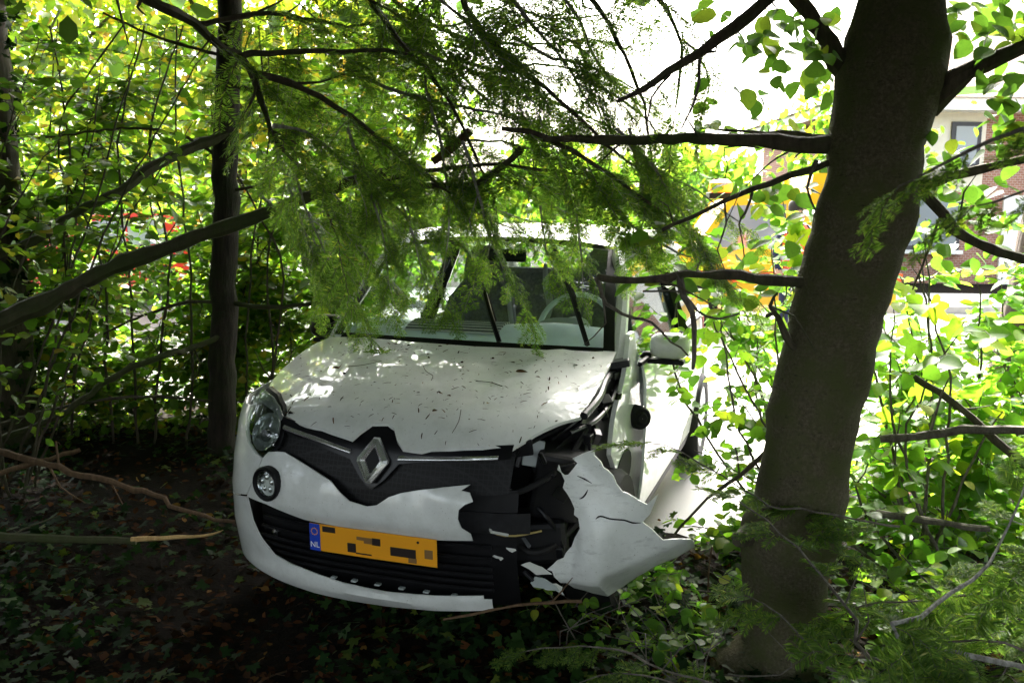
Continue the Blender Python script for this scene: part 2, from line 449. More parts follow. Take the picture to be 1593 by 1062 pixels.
# --- front bumper skin, corner, lip
bumper_poly = [(-.488, .683), (-.509, .66), (-.536, .592), (-.592, .496), (-.47, .49), (-.291, .452), (-.131, .443), (.011, .437), (.261, .441), (.394, .454), (.392, .485), (.361, .505), (.347, .538), (.35, .572), (.37, .591), (.396, .601), (.381, .63), (.349, .636), (.378, .656), (.288, .644), (.207, .628), (.122, .608), (.076, .589), (.031, .556), (-.008, .547), (-.081, .558), (-.124, .585), (-.168, .62), (-.246, .647), (-.33, .673), (-.404, .694), (-.444, .691)]
def bumper_s(s, w, o):
    p = FS(s, w, o+.0)
    edge = 1-min(1, max(0, (w-.44))/.05)
    p.y -= .02*math.sin(math.pi*np.clip((w-.44)/.24, 0, 1))*(1-min(1, abs(s)/.7)**2) - .015*edge   # bulged skin, lower edge rolled in
    if s > .12: p.y += .012*math.sin(18*s+9*w)*math.exp(-((w-.6)/.06)**2)*min(1, (s-.12)/.1)   # dents on the torn side
    return p
panel('front_bumper', bumper_poly, bumper_s, PAINT, car, .005, .022)
corner_poly = [(-.497, .668), (-.517, .655), (-.543, .592), (-.597, .496), (-.594, .478), (-.70, .40), (-.9, .36), (-1.09, .36), (-1.09, .56), (-1.06, .70), (-1.0, .80), (-.82, .83), (-.66, .84), (-.655, .80), (-.637, .749), (-.605, .70), (-.54, .666)]
corner_poly = [(-.517, .655), (-.543, .592), (-.598, .500), (-.75, .47), (-.93, .46), (-.93, .56), (-.96, .66), (-1.05, .74), (-1.20, .80), (-1.40, .80), (-1.55, .72), (-1.56, .935), (-1.3, .875), (-1.0, .83), (-.80, .815), (-.664, .83), (-.663, .80), (-.645, .747), (-.612, .698), (-.545, .662)]
panel('front_fender', corner_poly, FSo, PAINT, car, .006, .03)
lip_poly = [(-.598, .492), (-.589, .47), (-.567, .399), (-.516, .328), (-.461, .275), (-.377, .250), (-.264, .232), (-.137, .217), (.047, .211), (.244, .220), (.425, .237), (.427, .224), (.457, .225), (.46, .182), (.23, .149), (.028, .130), (-.131, .125), (-.293, .132), (-.471, .157), (-.65, .185), (-.82, .2), (-.93, .22), (-.93, .455), (-.75, .463)]
def lip_s(s, w, o):
    p = FS(s, w, o); p.y -= .03*math.sin(math.pi*np.clip((w-.12)/.12, 0, 1))*max(0, 1-abs(s)/.8)
    p.y -= -.012*math.exp(-((w-.195)/.008)**2)*max(0, 1-abs(s)/.6); return p
panel('bumper_lip', lip_poly, lip_s, PAINT, car, .006, .02)

# --- lower intake: dark backing, slats, clips
mb = MB(); mb.grid(lambda s, w_: FS(s, w_, .075), np.linspace(-.62, .56, 30), np.linspace(.16, .62, 6)); mb.build('intake_backing', BLACKP, car)
for k, wz in enumerate((.245, .275, .305, .335, .375, .42)):
    mb = MB(); mb.tube([FS(s, wz, .035) for s in np.linspace(-.57+.02*abs(k-3), .46, 26)], .0075, 6); mb.build('slat', BLACKP, car)
for s in (-.19, -.10, 0, .1, .2, .31):
    p = FS(s, .222, .012); MB().box(p, (.022, .02, .008)).build('clip', GREYP, car, bevel=.002)
p = FS(-.464, .365, .03)
MB().lathe([(0, -.012), (.012, -.010), (.016, 0), (.016, .02)], 14, 'y', p).build('parking_sensor', SILVER, car)

# --- number plate
def plate_s(a, b, off=0):
    return Vector((a, .004+.05*a*a-.07*(.392-b)*0+off+ (.44-b)*.06, b+.003))
panel('number_plate', [(-.262, .338), (.262, .338), (.262, .445), (-.262, .445)], plate_s, ORANGE, car, .004, .03)
plate = [o for o in car.children if o.name.startswith('number_plate')][0]
lift = lambda e: (lambda a, b, off=0: plate_s(a, b, off)+Vector((0, -e, 0)))
panel('country_band', [(-.262, .338), (-.217, .338), (-.217, .445), (-.262, .445)], lift(.0025), BLUE, plate, .002, .03)
# the characters read only as dark broken blocks
for (a, b, c_, d, mt) in [(-.205, -.150, .418, .440, PLATEINK), (-.06, .0, .405, .418, PLATEBR), (-.03, .005, .395, .418, PLATEBR), (.004, .038, .392, .420, PLATEINK), (-.10, -.065, .352, .388, PLATEINK), (-.065, .0, .349, .354, PLATEINK),
                          (.078, .18, .362, .396, PLATEINK), (.15, .182, .338+.005, .362, PLATEBR), (.215, .247, .368, .402, PLATEBR)]:
    panel('plate_mark', [(a, c_), (b, c_), (b, d), (a, d)], lift(.0022), mt, plate, .0015, .03)
panel('rivet', [(.19+.005*math.cos(q), .427+.005*math.sin(q)) for q in np.linspace(0, 2*math.pi, 9)[:-1]], lift(.003), PLATEINK, plate, .002, .03)
fc = bpy.data.curves.new('country_letters', 'FONT'); fc.body = 'NL'; fc.size = .032; fc.align_x = 'CENTER'; fc.materials.append(WHITEP)
_tmp = bpy.data.objects.new('letters_tmp', fc); COL.objects.link(_tmp); bpy.context.view_layer.update()
_me = bpy.data.meshes.new_from_object(_tmp.evaluated_get(bpy.context.evaluated_depsgraph_get())); bpy.data.objects.remove(_tmp)
fo_ = link('country_letters', _me, None, plate); fo_.location = plate_s(-.2395, .352)+Vector((0, -.0045, 0)); fo_.rotation_euler = (RAD(90), 0, 0)
for k in range(12):
    a = RAD(30*k); q = plate_s(-.2395+.013*math.cos(a), .415+.013*math.sin(a))
    MB().box(q+Vector((0, -.0035, 0)), (.004, .001, .004)).build('star', ORANGE, plate)

# --- grille, badge, chrome strips
M, nt, pp = newmat('grille_mesh')
tc = nt.nodes.new('ShaderNodeTexCoord'); vo_ = N(nt, 'ShaderNodeTexVoronoi', feature='DISTANCE_TO_EDGE'); vo_.inputs['Scale'].default_value = 55; vo_.inputs['Randomness'].default_value = .15
nt.links.new(tc.outputs['Object'], vo_.inputs['Vector'])
c = ramp(nt, vo_.outputs['Distance'], [(.05, (.010, .010, .011)), (.12, (.0015, .0015, .0015))]); nt.links.new(c, pp.inputs['Base Color']); pp.inputs['Roughness'].default_value = .45; pp.inputs['Specular IOR Level'].default_value = .2
bump(nt, pp, vo_.outputs['Distance'], -.8, .01); GRILLE = M
gr = panel('grille', [(-.47, .66), (-.40, .655), (-.25, .60), (-.12, .53), (.05, .50), (.13, .57), (.3, .60), (.52, .62), (.53, .80), (.17, .785), (.1, .79), (.03, .845), (-.06, .84), (-.11, .795), (-.3, .80), (-.455, .83)], lambda s, w_, o: FS(s, w_, o+.03), GRILLE, car, .01, .03)
# glossy black trim below the hood edge with its raised shield round the badge
panel('grille_trim', [(-.455, .815), (-.27, .79), (-.115, .775), (-.06, .828), (.025, .832), (.105, .775), (.165, .770), (.35, .785), (.515, .79), (.51, .745), (.35, .735), (.16, .712), (.09, .70), (.04, .64), (-.01, .60), (-.06, .64), (-.11, .70), (-.27, .738), (-.44, .768)],
      lambda s, w_, o: FS(s, w_, o+.008), GLOSSB, car, .012, .024)
def strip(name, pts, hw, mat, off=-.004):
    mb = MB(); n = len(pts); V = []
    for s, w_ in pts:
        V += [FS(s, w_+hw, off+.006), FS(s, w_+hw*.3, off), FS(s, w_-hw*.4, off), FS(s, w_-hw, off+.006), FS(s, w_, off+.012)]
    F = [(i*5+k, i*5+(k+1) % 5, (i+1)*5+(k+1) % 5, (i+1)*5+k) for i in range(n-1) for k in range(5)]
    F += [tuple(range(5))[::-1], tuple(range((n-1)*5, n*5))]
    return mb.add(V, F).build(name, mat, car, True)
strip('chrome_strip', [(-.432+i*.036, np.interp(-.432+i*.036, [-.432, -.27, -.108], [.781, .759, .728])) for i in range(10)], .008, CHROME)
strip('chrome_strip', [(.089+i*.042, np.interp(.089+i*.042, [.089, .291, .467], [.722, .737, .750])) for i in range(10)], .008, CHROME)
# diamond badge: bevelled ring of four facets with a hollow centre
bc = FS(-.008, .708); mb = MB()
def dia(hw, hh, flat, dy): return [(bc.x+a, bc.y+dy-.45*b*.35*0+(b)*.42, bc.z+b) for a, b in ((-flat, hh), (flat, hh), (hw, flat*.6), (hw, -flat*.6), (flat, -hh), (-flat, -hh), (-hw, -flat*.6), (-hw, flat*.6))]
rings = [dia(.064, .079, .012, -.002), dia(.062, .076, .011, -.014), dia(.044, .060, .006, -.022), dia(.030, .044, .003, -.012), dia(.028, .041, .003, .0)]
V = [q for r in rings for q in r]; F = []
for i in range(4):
    for k in range(8): F.append((i*8+k, (i+1)*8+k, (i+1)*8+(k+1) % 8, i*8+(k+1) % 8))
bdg = mb.add(V, F).build('badge', CHROME, car, False)
MB().add(dia(.030, .044, .003, -.006), [tuple(range(8))]).build('badge_hollow', BLACKP, bdg, False)

# --- headlight (whole one), round lamp below it
hl = [(-.636, .896), (-.546, .881), (-.483, .849), (-.456, .811), (-.43, .752), (-.443, .707), (-.493, .67), (-.536, .671), (-.6, .704), (-.632, .749), (-.65, .799), (-.657, .862)]
def dish(prof, c, R, sx=1, sy=1, n=22):
    V = []; F = []
    for r, h in prof:
        for k in range(n):
            a = 2*math.pi*k/n; V.append(Vector(c)+R @ Vector((r*math.cos(a)*sx, r*math.sin(a)*sy, h)))
    for i in range(len(prof)-1):
        for k in range(n): F.append((i*n+k, i*n+(k+1) % n, (i+1)*n+(k+1) % n, (i+1)*n+k))
    return V, F
hlo = panel('headlight', hl, lambda s, w_, o: FS(s, w_, o+.014), GLOSSB, car, .02, .02)
LIGHTREF = plain('bright_reflector', (.30, .32, .32), .12, .45)
RC = (-.525, .752); rin = [(RC[0]+.076*math.cos(q)+.010*math.sin(q), RC[1]+.070*math.sin(q)) for q in np.linspace(0, 2*math.pi, 25)[:-1]]
def refl_s(s_, w_, o):
    rr = math.hypot((s_-RC[0])/.076, (w_-RC[1])/.070)
    return FS(s_, w_, o+.004+.004*math.cos(9*rr)*(rr < .95)-.006*(rr > .9))
panel('reflector', rin, refl_s, LIGHTREF, hlo, .008, .009)
bp = FS(-.512, .742, -.002); bn = (FS(-.512, .742, -.02)-FS(-.512, .742, .02)).normalized().to_track_quat('Z', 'Y').to_matrix()
V, F = dish([(.026, -.006), (.024, .006), (.014, .011), (.0005, .012)], bp, bn); MB().add(V, F).build('bulb_shield', SMOKE, hlo)
for k in (-1, 1):
    V, F = dish([(.007, -.004), (.006, .004), (.0005, .006)], FS(-.512+.05*k, .742+.012*k, -.001), bn, n=10); MB().add(V, F).build('bulb', SMOKE, hlo)
ind = [(-.640, .850), (-.60, .846), (-.52, .828), (-.462, .80), (-.458, .815), (-.49, .846), (-.55, .872), (-.632, .885), (-.648, .868)]
panel('indicator_strip', ind, lambda s_, w_, o: FS(s_, w_, o+.005), LIGHTREF, hlo, .006, .015)
panel('lens', hl, lambda s_, w_, o: FS(s_, w_, o-.018), LENS, hlo, .003, .02)

lc = FS(-.457, .573, -.024); ln = (FS(-.457, .573, -.03)-FS(-.457, .573, .03)).normalized(); LR = ln.to_track_quat('Z', 'Y').to_matrix()
V, F = dish([(.068, -.025), (.068, .004), (.062, .010), (.054, .006), (.05, -.006)], lc, LR); lamp = MB().add(V, F).build('daytime_lamp', BLACKP, car)
V, F = dish([(.05, -.004), (.042, -.012), (.02, -.02), (.001, -.022)], lc, LR); MB().add(V, F).build('reflector', SILVER, lamp)
for k in range(5):
    a = RAD(72*k+20); q = lc+LR @ Vector((.026*math.cos(a), .026*math.sin(a), -.006))
    V, F = dish([(.011, -.008), (.012, .0), (.006, .005), (.0005, .006)], q, LR, n=10); MB().add(V, F).build('bulb_cell', CHROME, lamp)
V, F = dish([(.052, .003), (.03, .011), (.001, .013)], lc, LR); MB().add(V, F).build('lens', LENS, lamp)

# --- the smashed corner: everything the missing skin lays bare
R3 = lambda x, y, z: Matrix.Rotation(RAD(z), 3, 'Z') @ Matrix.Rotation(RAD(y), 3, 'Y') @ Matrix.Rotation(RAD(x), 3, 'X')
MB().tube([FS(s, .50, .11) for s in np.linspace(-.55, .62, 16)], .055, 4).build('crash_beam', STEEL, car, False)
MB().grid(lambda a, b: (a, .42+.1*max(0, a-.5), b), np.linspace(-.66, .72, 8), np.linspace(.18, .82, 5)).build('radiator', BLACKP, car)
MB().box((.47, .22, .765), (.16, .10, .06), R3(6, -8, 20)).build('headlight_bracket', BLACKP, car, False, .006)
MB().box((.545, .26, .735), (.075, .03, .10), R3(-12, 8, 15)).build('mounting_tab', GREYP, car, False, .004)
MB().box((.50, .25, .735), (.018, .05, .11), R3(-12, 14, 10)).build('mounting_tab', STEEL, car, False, .003)
MB().box((.435, .175, .585), (.105, .02, .066), R3(10, 8, 6)).build('label_plate', PALEP, car, False, .004)
MB().box((.62, .34, .62), (.20, .20, .26), R3(8, 10, 20)).build('washer_bottle', BLACKP, car, False, .02)
MB().box((.52, .30, .40), (.30, .22, .16), R3(0, -6, 14)).build('air_duct', BLACKP, car, False, .02)
for k, (pts, r, mt) in enumerate([
    ([(.40, .2, .62), (.48, .16, .60), (.58, .18, .64), (.66, .28, .70), (.70, .45, .80)], .012, RUBBER),
    ([(.70, .40, .86), (.72, .55, .90), (.70, .75, .93), (.70, .93, .97)], .016, STEEL),
    ([(.66, .35, .80), (.72, .52, .82), (.735, .72, .86), (.72, .92, .93)], .010, GLOSSB),
    ([(.60, .30, .78), (.66, .42, .83), (.70, .62, .88)], .008, GLOSSB),
    ([(.40, .14, .47), (.46, .11, .46), (.52, .13, .455), (.60, .20, .46)], .004, plain('bare_wire', (.35, .27, .08), .5)),
    ([(.48, .22, .42), (.56, .18, .38), (.64, .22, .40), (.70, .34, .46)], .014, RUBBER),
    ([(.55, .25, .55), (.62, .22, .50), (.67, .24, .42)], .010, GLOSSB)]):
    p_, r_ = smooth_path(pts, r, .03); MB().tube(p_, r_, 8).build('hose', mt, car)
for k in range(9):    # wiring clips and glossy plugs along the inner wing
    t = k/8; MB().box((.715+.02*math.sin(k*2.3), .42+.5*t, .74+.2*t+.03*math.cos(k*1.7)), (.03, .045, .03+.02*(k % 3)), R3(20*k, 13*k, 31*k)).build('wiring_plug', (GLOSSB, STEEL, BLACKP)[k % 3], car, False, .003)
panel('inner_wing', [(.25, .35), (.98, .30), (.98, .92), (.80, .93), (.5, .80), (.25, .74)], lambda a, b, o: Vector((.60+.10*a-o+.02*math.sin(9*a)*math.sin(7*b), a, b)), STEEL, car, .004, .05)
panel('slam_panel', [(-.62, .15), (-.3, .10), (.5, .14), (.66, .40), (.66, .60), (-.66, .60)], lambda a, b, o: HS(a, b, .035+o), BLACKP, car, .01, .07)
rr_ = np.random.default_rng(77)
for k in range(34):
    c_ = (rr_.uniform(.42, .74), rr_.uniform(.14, .30), rr_.uniform(.28, .80)); d_ = rr_.uniform(.012, .06, 3); d_[rr_.integers(0, 3)] *= .25
    MB().box(c_, d_, R3(*rr_.uniform(-60, 60, 3))).build('broken_fragment', (GLOSSB, BLACKP, STEEL, GLOSSB, SMOKE)[k % 5], car, False, .003)
MB().tube([(.41, .12, .50), (.44, .10, .47), (.5, .115, .46)], .006, 6).build('broken_clip', PALEP, car)
for k, (c_, sz_) in enumerate([((.50, .13, .405), .03), ((.60, .125, .345), .032), ((.62, .15, .275), .036), ((.46, .12, .37), .025), ((.66, .17, .26), .03)]):
    rr_ = np.random.default_rng(40+k); pts_ = [(sz_*(1.5 if k in (1, 2, 4) else .7)*math.cos(a)*(.5+.8*rr_.random()), sz_*.42*math.sin(a)*(.4+rr_.random())) for a in np.linspace(0, 2*math.pi, 10)[:-1]]
    panel('broken_shard', pts_, lambda a, b, o, c_=c_, k=k: Vector((c_[0]+a, c_[1]+.25*a+.6*b+o, c_[2]+b-.35*a)), PALEP if k != 2 else GREYP, car, .003, .02)

# peeled-off bumper corner and wing, hanging by its lower edge
torn = [(.677, .73), (.683, .712), (.70, .703), (.715, .706), (.728, .718), (.739, .741), (.732, .767), (.78, .78), (.814, .744), (.845, .71), (.895, .646), (.978, .595), (1.009, .615), (.996, .559), (.971, .534), (1.037, .466), (1.10, .464), (1.129, .456), (1.138, .44), (1.135, .402), (1.078, .367), (1.017, .343), (.934, .282), (.86, .205), (.841, .186), (.785, .216), (.732, .251), (.708, .283), (.644, .35), (.717, .416), (.747, .473), (.757, .51), (.752, .545), (.744, .59), (.705, .66)]
_r = np.random.default_rng(21); _t = []
for q in resample(torn, .022):
    k = .0045 if q.x < .78 or q.y > .55 else .0015
    _t.append((q.x+_r.normal(0, k), q.y+_r.normal(0, k)))
torn = _t
def torn_s(u, w_, o):
    v = .10+.25*(u-.55)+.9*max(0, u-.85)**2+.25*max(0, .35-w_)
    d = .055*math.exp(-((u-.82)/.085)**2)*math.exp(-((w_-.42)/.17)**2)        # stretched bulge
    rid = (u-.78)*.66+(w_-.78)*.75+.09                                         # upper edge curls back
    d -= 1.6*max(0, rid)**1.6 if w_ > .5 else 0
    d += .018*math.exp(-((u-.735-.1*(w_-.4))/.02)**2)*math.exp(-((w_-.40)/.1)**2)*-1
    fl = max(0, (.34+.42*(u-.84))-w_) if u > .84 else max(0, .30-w_)
    v += -d+1.1*fl                                                            # rolled lower flange
    v += .008*math.sin(31*u+11*w_)*math.exp(-((w_-.60)/.06)**2)
    return Vector((u, v+o, w_))
tp = panel('torn_bumper_corner', torn, torn_s, SCUFF, car, .008, .018, label='white bumper corner torn loose and splayed outwards')
for pts in ([(.818, .553), (.827, .561), (.84, .561), (.862, .553), (.885, .549), (.912, .545), (.939, .534), (.965, .532)], [(.757, .62), (.768, .626), (.777, .638), (.783, .652)], [(.745, .70), (.77, .69), (.795, .675)]):
    p_, r_ = smooth_path([torn_s(a, b, -.001) for a, b in pts], [.001]+[.0032]*(len(pts)-2)+[.001], .01); MB().tube(p_, r_, 5).build('crack', BLACKP, tp)
# --- hinge post laid bare behind the missing wing
def post_s(v, w_, o): return Vector((.765-.03*max(0, (w_-.9)/.3)-.05*max(0, .95-v)-o+.006*math.sin(14*w_), v, w_))
post = panel('hinge_post', [(1.00, 1.10), (1.10, 1.10), (1.13, .95), (1.28, .66), (1.32, .45), (1.24, .20), (1.02, .22), (.86, .36), (.80, .45), (.74, .55), (.66, .645), (.75, .81), (.86, .935), (.93, 1.03)], post_s, PAINT, car, .02, .035)
GQ = Vector((.62, -.78, .08)).to_track_quat('Z', 'Y').to_matrix()
V, F = dish([(.001, .030), (.02, .034), (.030, .02), (.044, .024), (.052, .012), (.054, -.06)], post_s(1.05, .722, -.03), GQ); MB().add(V, F).build('grommet', RUBBER, post)
panel('access_hole', [(.85+.13*math.cos(q)+.03*math.sin(q), .515+.10*math.sin(q)) for q in np.linspace(0, 2*math.pi, 17)[:-1]], lambda a, b, o: post_s(a, b, o-.004), RUBBER, post, .006, .04)
MB().box((.78, 1.0, .30), (.03, .08, .05), R3(10, 20, 15)).build('bolt_bracket', STEEL, car, False, .004)
MB().box((.72, .90, .985), (.10, .10, .03), R3(0, -12, 10)).build('wing_bracket', STEEL, car, False, .004)

# --- body sides, doors, glasshouse
UW = [.18, .25, .45, .70, .88, .97]; UU = [.765, .785, .812, .822, .808, .785]
def side_s(sg):
    return lambda v, w_, o: Vector((sg*(np.interp(w_, UW, UU)-.09*max(0, (v-2.9)/.7)**2-o), v, w_))
for sg in (1, -1):
    arch = arc(3.12, .29, .33, 180, 20, 12)
    panel('door', [(1.10, .26), (2.22, .26), (2.30, .5), (2.24, .97), (1.12, .95), (1.06, .7)], side_s(sg), PAINT, car, .012, .07)
    d_ = [o for o in car.children if o.name.startswith('door')][-1]
    MB().box((sg*.828, 2.08, .80), (.02, .16, .03)).build('handle', PAINT, d_, False, .006)
    panel('rear_quarter', [(2.235, .26), (2.78, .26)]+arch+[(3.45, .40), (3.56, .5), (3.58, .9), (3.45, 1.0), (2.255, .97), (2.315, .5)], side_s(sg), PAINT, car, .012, .07)
    panel('sill', [(1.0, .19), (2.76, .19), (2.76, .252), (1.0, .252)], side_s(sg), BLACKP, car, .02, .07)
    # pillars and roof rail
    A0, A1 = Vector((sg*.705, .98, 1.0)), Vector((sg*.575, 1.53, 1.465))
    p_, r_ = smooth_path([A0+Vector((0, -.02, -.03)), (A0+A1)/2+Vector((sg*.02, -.01, .02)), A1, Vector((sg*.585, 2.2, 1.50)), Vector((sg*.56, 3.1, 1.44)), Vector((sg*.62, 3.42, 1.05))], [.032, .03, .03, .028, .035, .05], .1)
    MB().tube(p_, r_, 8).build('roof_pillar', PAINT, car)
    MB().tube([Vector((sg*.785, 2.27, .95)), Vector((sg*.60, 2.36, 1.47))], [.05, .035], 6).build('door_pillar', GLOSSB, car)
    def sg_glass(v, w_, o, sg=sg): return Vector((sg*(.775-.19*(w_-.97)/.5-o), v, w_))
    panel('side_window', [(1.05, .965), (2.24, .975), (2.31, 1.45), (1.58, 1.44), (1.3, 1.24)], sg_glass, GLASS, car, .003, .12)
    panel('quarter_window', [(2.32, .98), (3.1, 1.0), (3.25, 1.12), (3.0, 1.42), (2.40, 1.45)], sg_glass, GLASS, car, .003, .12)
    MB().tube([Vector((sg*.785, v, .962)) for v in np.linspace(1.05, 3.3, 8)], .012, 5).build('belt_moulding', BLACKP, car)
    # mirror
    mx_ = sg*.885; mc = Vector((mx_, 1.24, 1.015))
    V = []; F = []; n = 14
    for j, (yy, sc_) in enumerate([(-.075, .25), (-.06, .7), (-.03, .95), (.0, 1), (.035, .97)]):
        for k in range(n):
            a = 2*math.pi*k/n; ca, sa = math.cos(a), math.sin(a)
            V.append(mc+Vector((.092*sc_*math.copysign(abs(ca)**.6, ca), yy, .06*sc_*math.copysign(abs(sa)**.6, sa)+.01)))
    for j in range(4):
        for k in range(n): F.append((j*n+k, j*n+(k+1) % n, (j+1)*n+(k+1) % n, (j+1)*n+k))
    F.append(tuple(range(n))[::-1]); F.append(tuple(range(4*n, 5*n)))
    mo = MB().add(V, F).build('door_mirror', PAINT if sg > 0 else GLOSSB, car)
    MB().box(mc+Vector((-sg*.03, 0, -.062)), (.20, .07, .022)).build('mirror_base', BLACKP, mo, False, .006)
    MB().box(mc+Vector((-sg*.115, .03, -.05)), (.06, .05, .05)).build('mirror_stalk', BLACKP, mo, False, .008)
# windscreen
def ws(a, t, o=0):
    """a in -1..1 across, t 0 (base) .. 1 (header)"""
    hw_ = .69*(1-t)+.565*t
    y = (.865+.10*a*a)*(1-t)+(1.45+.09*a*a)*t; z = (1.035-.01*a*a)*(1-t)+(1.495-.04*a*a)*t
    b = .045*math.sin(math.pi*t)
    return Vector((a*hw_, y-b*.6+o*.6, z+b-o*.7))
mb = MB(); mb.grid(ws, np.linspace(-1, 1, 17), np.linspace(-.06, 1, 12)); mb.build('windscreen', GLASS, car)
wsc = [o for o in car.children if o.name == 'windscreen'][0]
for a0, a1, t0, t1 in ((-1, -.93, 0, 1), (.93, 1, 0, 1), (-.93, .93, .93, 1), (-.93, .93, -.07, .02)):
    mb = MB(); mb.grid(lambda a, t: ws(a, t, -.003), np.linspace(a0, a1, 9), np.linspace(t0, t1, 9)); mb.build('windscreen_border', GLOSSB, wsc)
# wipers stopped halfway up the glass
for b_, m_, t_ in (((.20, .855, 1.05), (.145, .93, 1.135), (.082, 1.005, 1.235)), ((.585, .91, 1.05), (.46, 1.10, 1.25), (.33, 1.27, 1.425))):
    b_, m_, t_ = Vector(b_), Vector(m_), Vector(t_); up_ = Vector((0, -.035, .02))
    wp = MB().tube(smooth_path([b_+up_*.4, m_+up_*1.3, t_+up_], [.013, .010, .007], .06)[0], .012, 5).build('wiper', GLOSSB, car)
    MB().box((m_+t_)/2+up_*.55, (.018, (t_-m_).length*1.25, .026), (t_-m_).to_track_quat('Y', 'Z').to_matrix()).build('blade', RUBBER, wp, False)
MB().grid(lambda a, t: (a*.72, .80+.12*a*a+.22*t, .985+.02*t), np.linspace(-1, 1, 11), (0, 1)).build('cowl', BLACKP, car)
# roof
def roof_s(a, v):
    hw_ = np.interp(v, [1.43, 2.2, 3.3], [.575, .60, .55]); z = np.interp(v, [1.43, 1.6, 2.0, 2.4, 3.0, 3.35], [1.497, 1.527, 1.557, 1.56, 1.525, 1.47])
    return (a*hw_, v+(.09*a*a if v < 1.6 else 0), z-.045*abs(a)**2.6)
mb = MB(); mb.grid(roof_s, np.linspace(-1, 1, 15), [1.43, 1.46, 1.55, 1.7, 2, 2.3, 2.6, 3, 3.2, 3.36]); mb.grid(lambda a, v: Vector(roof_s(a, v))+Vector((0, 0, -.035)), np.linspace(-1, 1, 15), [1.47, 1.7, 2, 2.6, 3, 3.33]); mb.build('roof', PAINT, car)
# tail
mb = MB(); mb.grid(lambda a, t: (a*(.80-.05*t), 3.60-.06*t*t-.10*a*a, .30+.70*t), np.linspace(-1, 1, 9), np.linspace(0, 1, 6)); mb.build('tailgate', PAINT, car)
mb = MB(); mb.grid(lambda a, t: (a*(.70-.16*t), 3.53-.19*t-.05*a*a, 1.0+.46*t), np.linspace(-1, 1, 9), np.linspace(0, 1, 4)); mb.build('rear_window', GLASS, car)
for sg in (1, -1):
    MB().box((sg*.68, 3.52, .86), (.16, .06, .2)).build('tail_light', plain('tail_red', (.35, .01, .01), .3), car, False, .02)
MB().box((0, 2.2, .20), (1.5, 2.6, .05)).build('floor_pan', BLACKP, car, False)
MB().box((0, 1.0, .55), (1.36, .03, .74)).build('bulkhead', BLACKP, car, False)
for x_, y_ in ((.72, .66), (-.72, .66), (.74, 3.12), (-.74, 3.12)):
    wh = MB().lathe([(.20, -.085), (.27, -.09), (.29, -.06), (.292, 0), (.29, .06), (.27, .09), (.20, .085), (.20, -.085)], 30, 'x', (x_, y_, .292)).build('wheel', RUBBER, car)
    MB().lathe([(.001, math.copysign(.05, x_)), (.05, math.copysign(.06, x_)), (.12, math.copysign(.05, x_)), (.19, math.copysign(.075, x_)), (.20, math.copysign(.08, x_)), (.2, 0)], 26, 'x', (x_, y_, .292)).build('rim', SILVER, wh)
# --- cabin
def dash_s(a, t):
    x_ = a*.66; hump = .03*math.exp(-((a-.55)/.3)**2)
    y = .93+.38*t; z = .985+.10*math.sin(math.pi*min(1, t*.75))+hump*t-.05*max(0, t-.85)*6
    return (x_, y+.06*a*a*(1-t), z)
ds = MB(); ds.grid(dash_s, np.linspace(-1, 1, 21), np.linspace(0, 1, 12)); ds = ds.build('dashboard', DASH, car)
for k in range(14):   # ribbed passenger-side insert
    t = .32+.035*k; MB().tube([Vector(dash_s(a, t))+Vector((0, 0, .004+.004*math.sin(3*(a+.55)))) for a in np.linspace(-.55, .18, 9)], .0048, 5).build('rib', (PALEP, FABRIC)[k % 2], ds)
V, F = dish([(.001, .02), (.09, .03), (.11, .0), (.10, -.02)], (.36, 1.28, 1.055), R3(35, 0, 0), 1.4, .8); MB().add(V, F).build('instrument_pod', GREYP, ds)
SR = R3(62, 0, 0); scn = Vector((.40, 1.38, 1.06)); V = []; F = []
for i in range(32):
    a = 2*math.pi*i/32
    for k in range(7):
        b = 2*math.pi*k/7; V.append(scn+SR @ Vector(((.183+.014*math.cos(b))*math.cos(a), (.183+.014*math.cos(b))*math.sin(a), .014*math.sin(b))))
F = [(i*7+k, ((i+1) % 32)*7+k, ((i+1) % 32)*7+(k+1) % 7, i*7+(k+1) % 7) for i in range(32) for k in range(7)]
swh = MB().add(V, F).build('steering_wheel', DASH, car)
V, F = dish([(.001, .035), (.05, .03), (.07, .01), (.07, -.02)], scn, SR, 1.1, .9); MB().add(V, F).build('hub', GREYP, swh)
for a in (0, 180, 270): MB().tube([scn+SR @ Vector((.05*math.cos(RAD(a)), .05*math.sin(RAD(a)), .01)), scn+SR @ Vector((.18*math.cos(RAD(a)), .18*math.sin(RAD(a)), 0))], .014, 6).build('spoke', DASH, swh)
for sx in (.36, -.36):
    V = []; F = []; n = 16
    prof = [(.62, .20, .06), (.75, .235, .09), (.95, .24, .085), (1.12, .20, .07), (1.22, .12, .055), (1.30, .125, .05), (1.37, .115, .045), (1.42, .07, .03)]
    for z, hw_, hd in prof:
        for k in range(n):
            a = 2*math.pi*k/n; ca, sa = math.cos(a), math.sin(a)
            V.append((sx+hw_*math.copysign(abs(ca)**.7, ca), 1.95+.30*(z-.62)+hd*math.copysign(abs(sa)**.7, sa), z))
    for j in range(len(prof)-1):
        for k in range(n): F.append((j*n+k, j*n+(k+1) % n, (j+1)*n+(k+1) % n, (j+1)*n+k))
    F.append(tuple(range((len(prof)-1)*n, len(prof)*n)))
    se = MB().add(V, F).build('front_seat', FABRIC, car)
    MB().box((sx, 1.72, .55), (.48, .5, .16)).build('cushion', FABRIC, se, False, .04)
    MB().tube([Vector((sx+.20, 1.90, .70)), Vector((sx+.235, 1.98, .95)), Vector((sx+.17, 2.07, 1.18))], .016, 6).build('seat_piping', FABGREY, se)
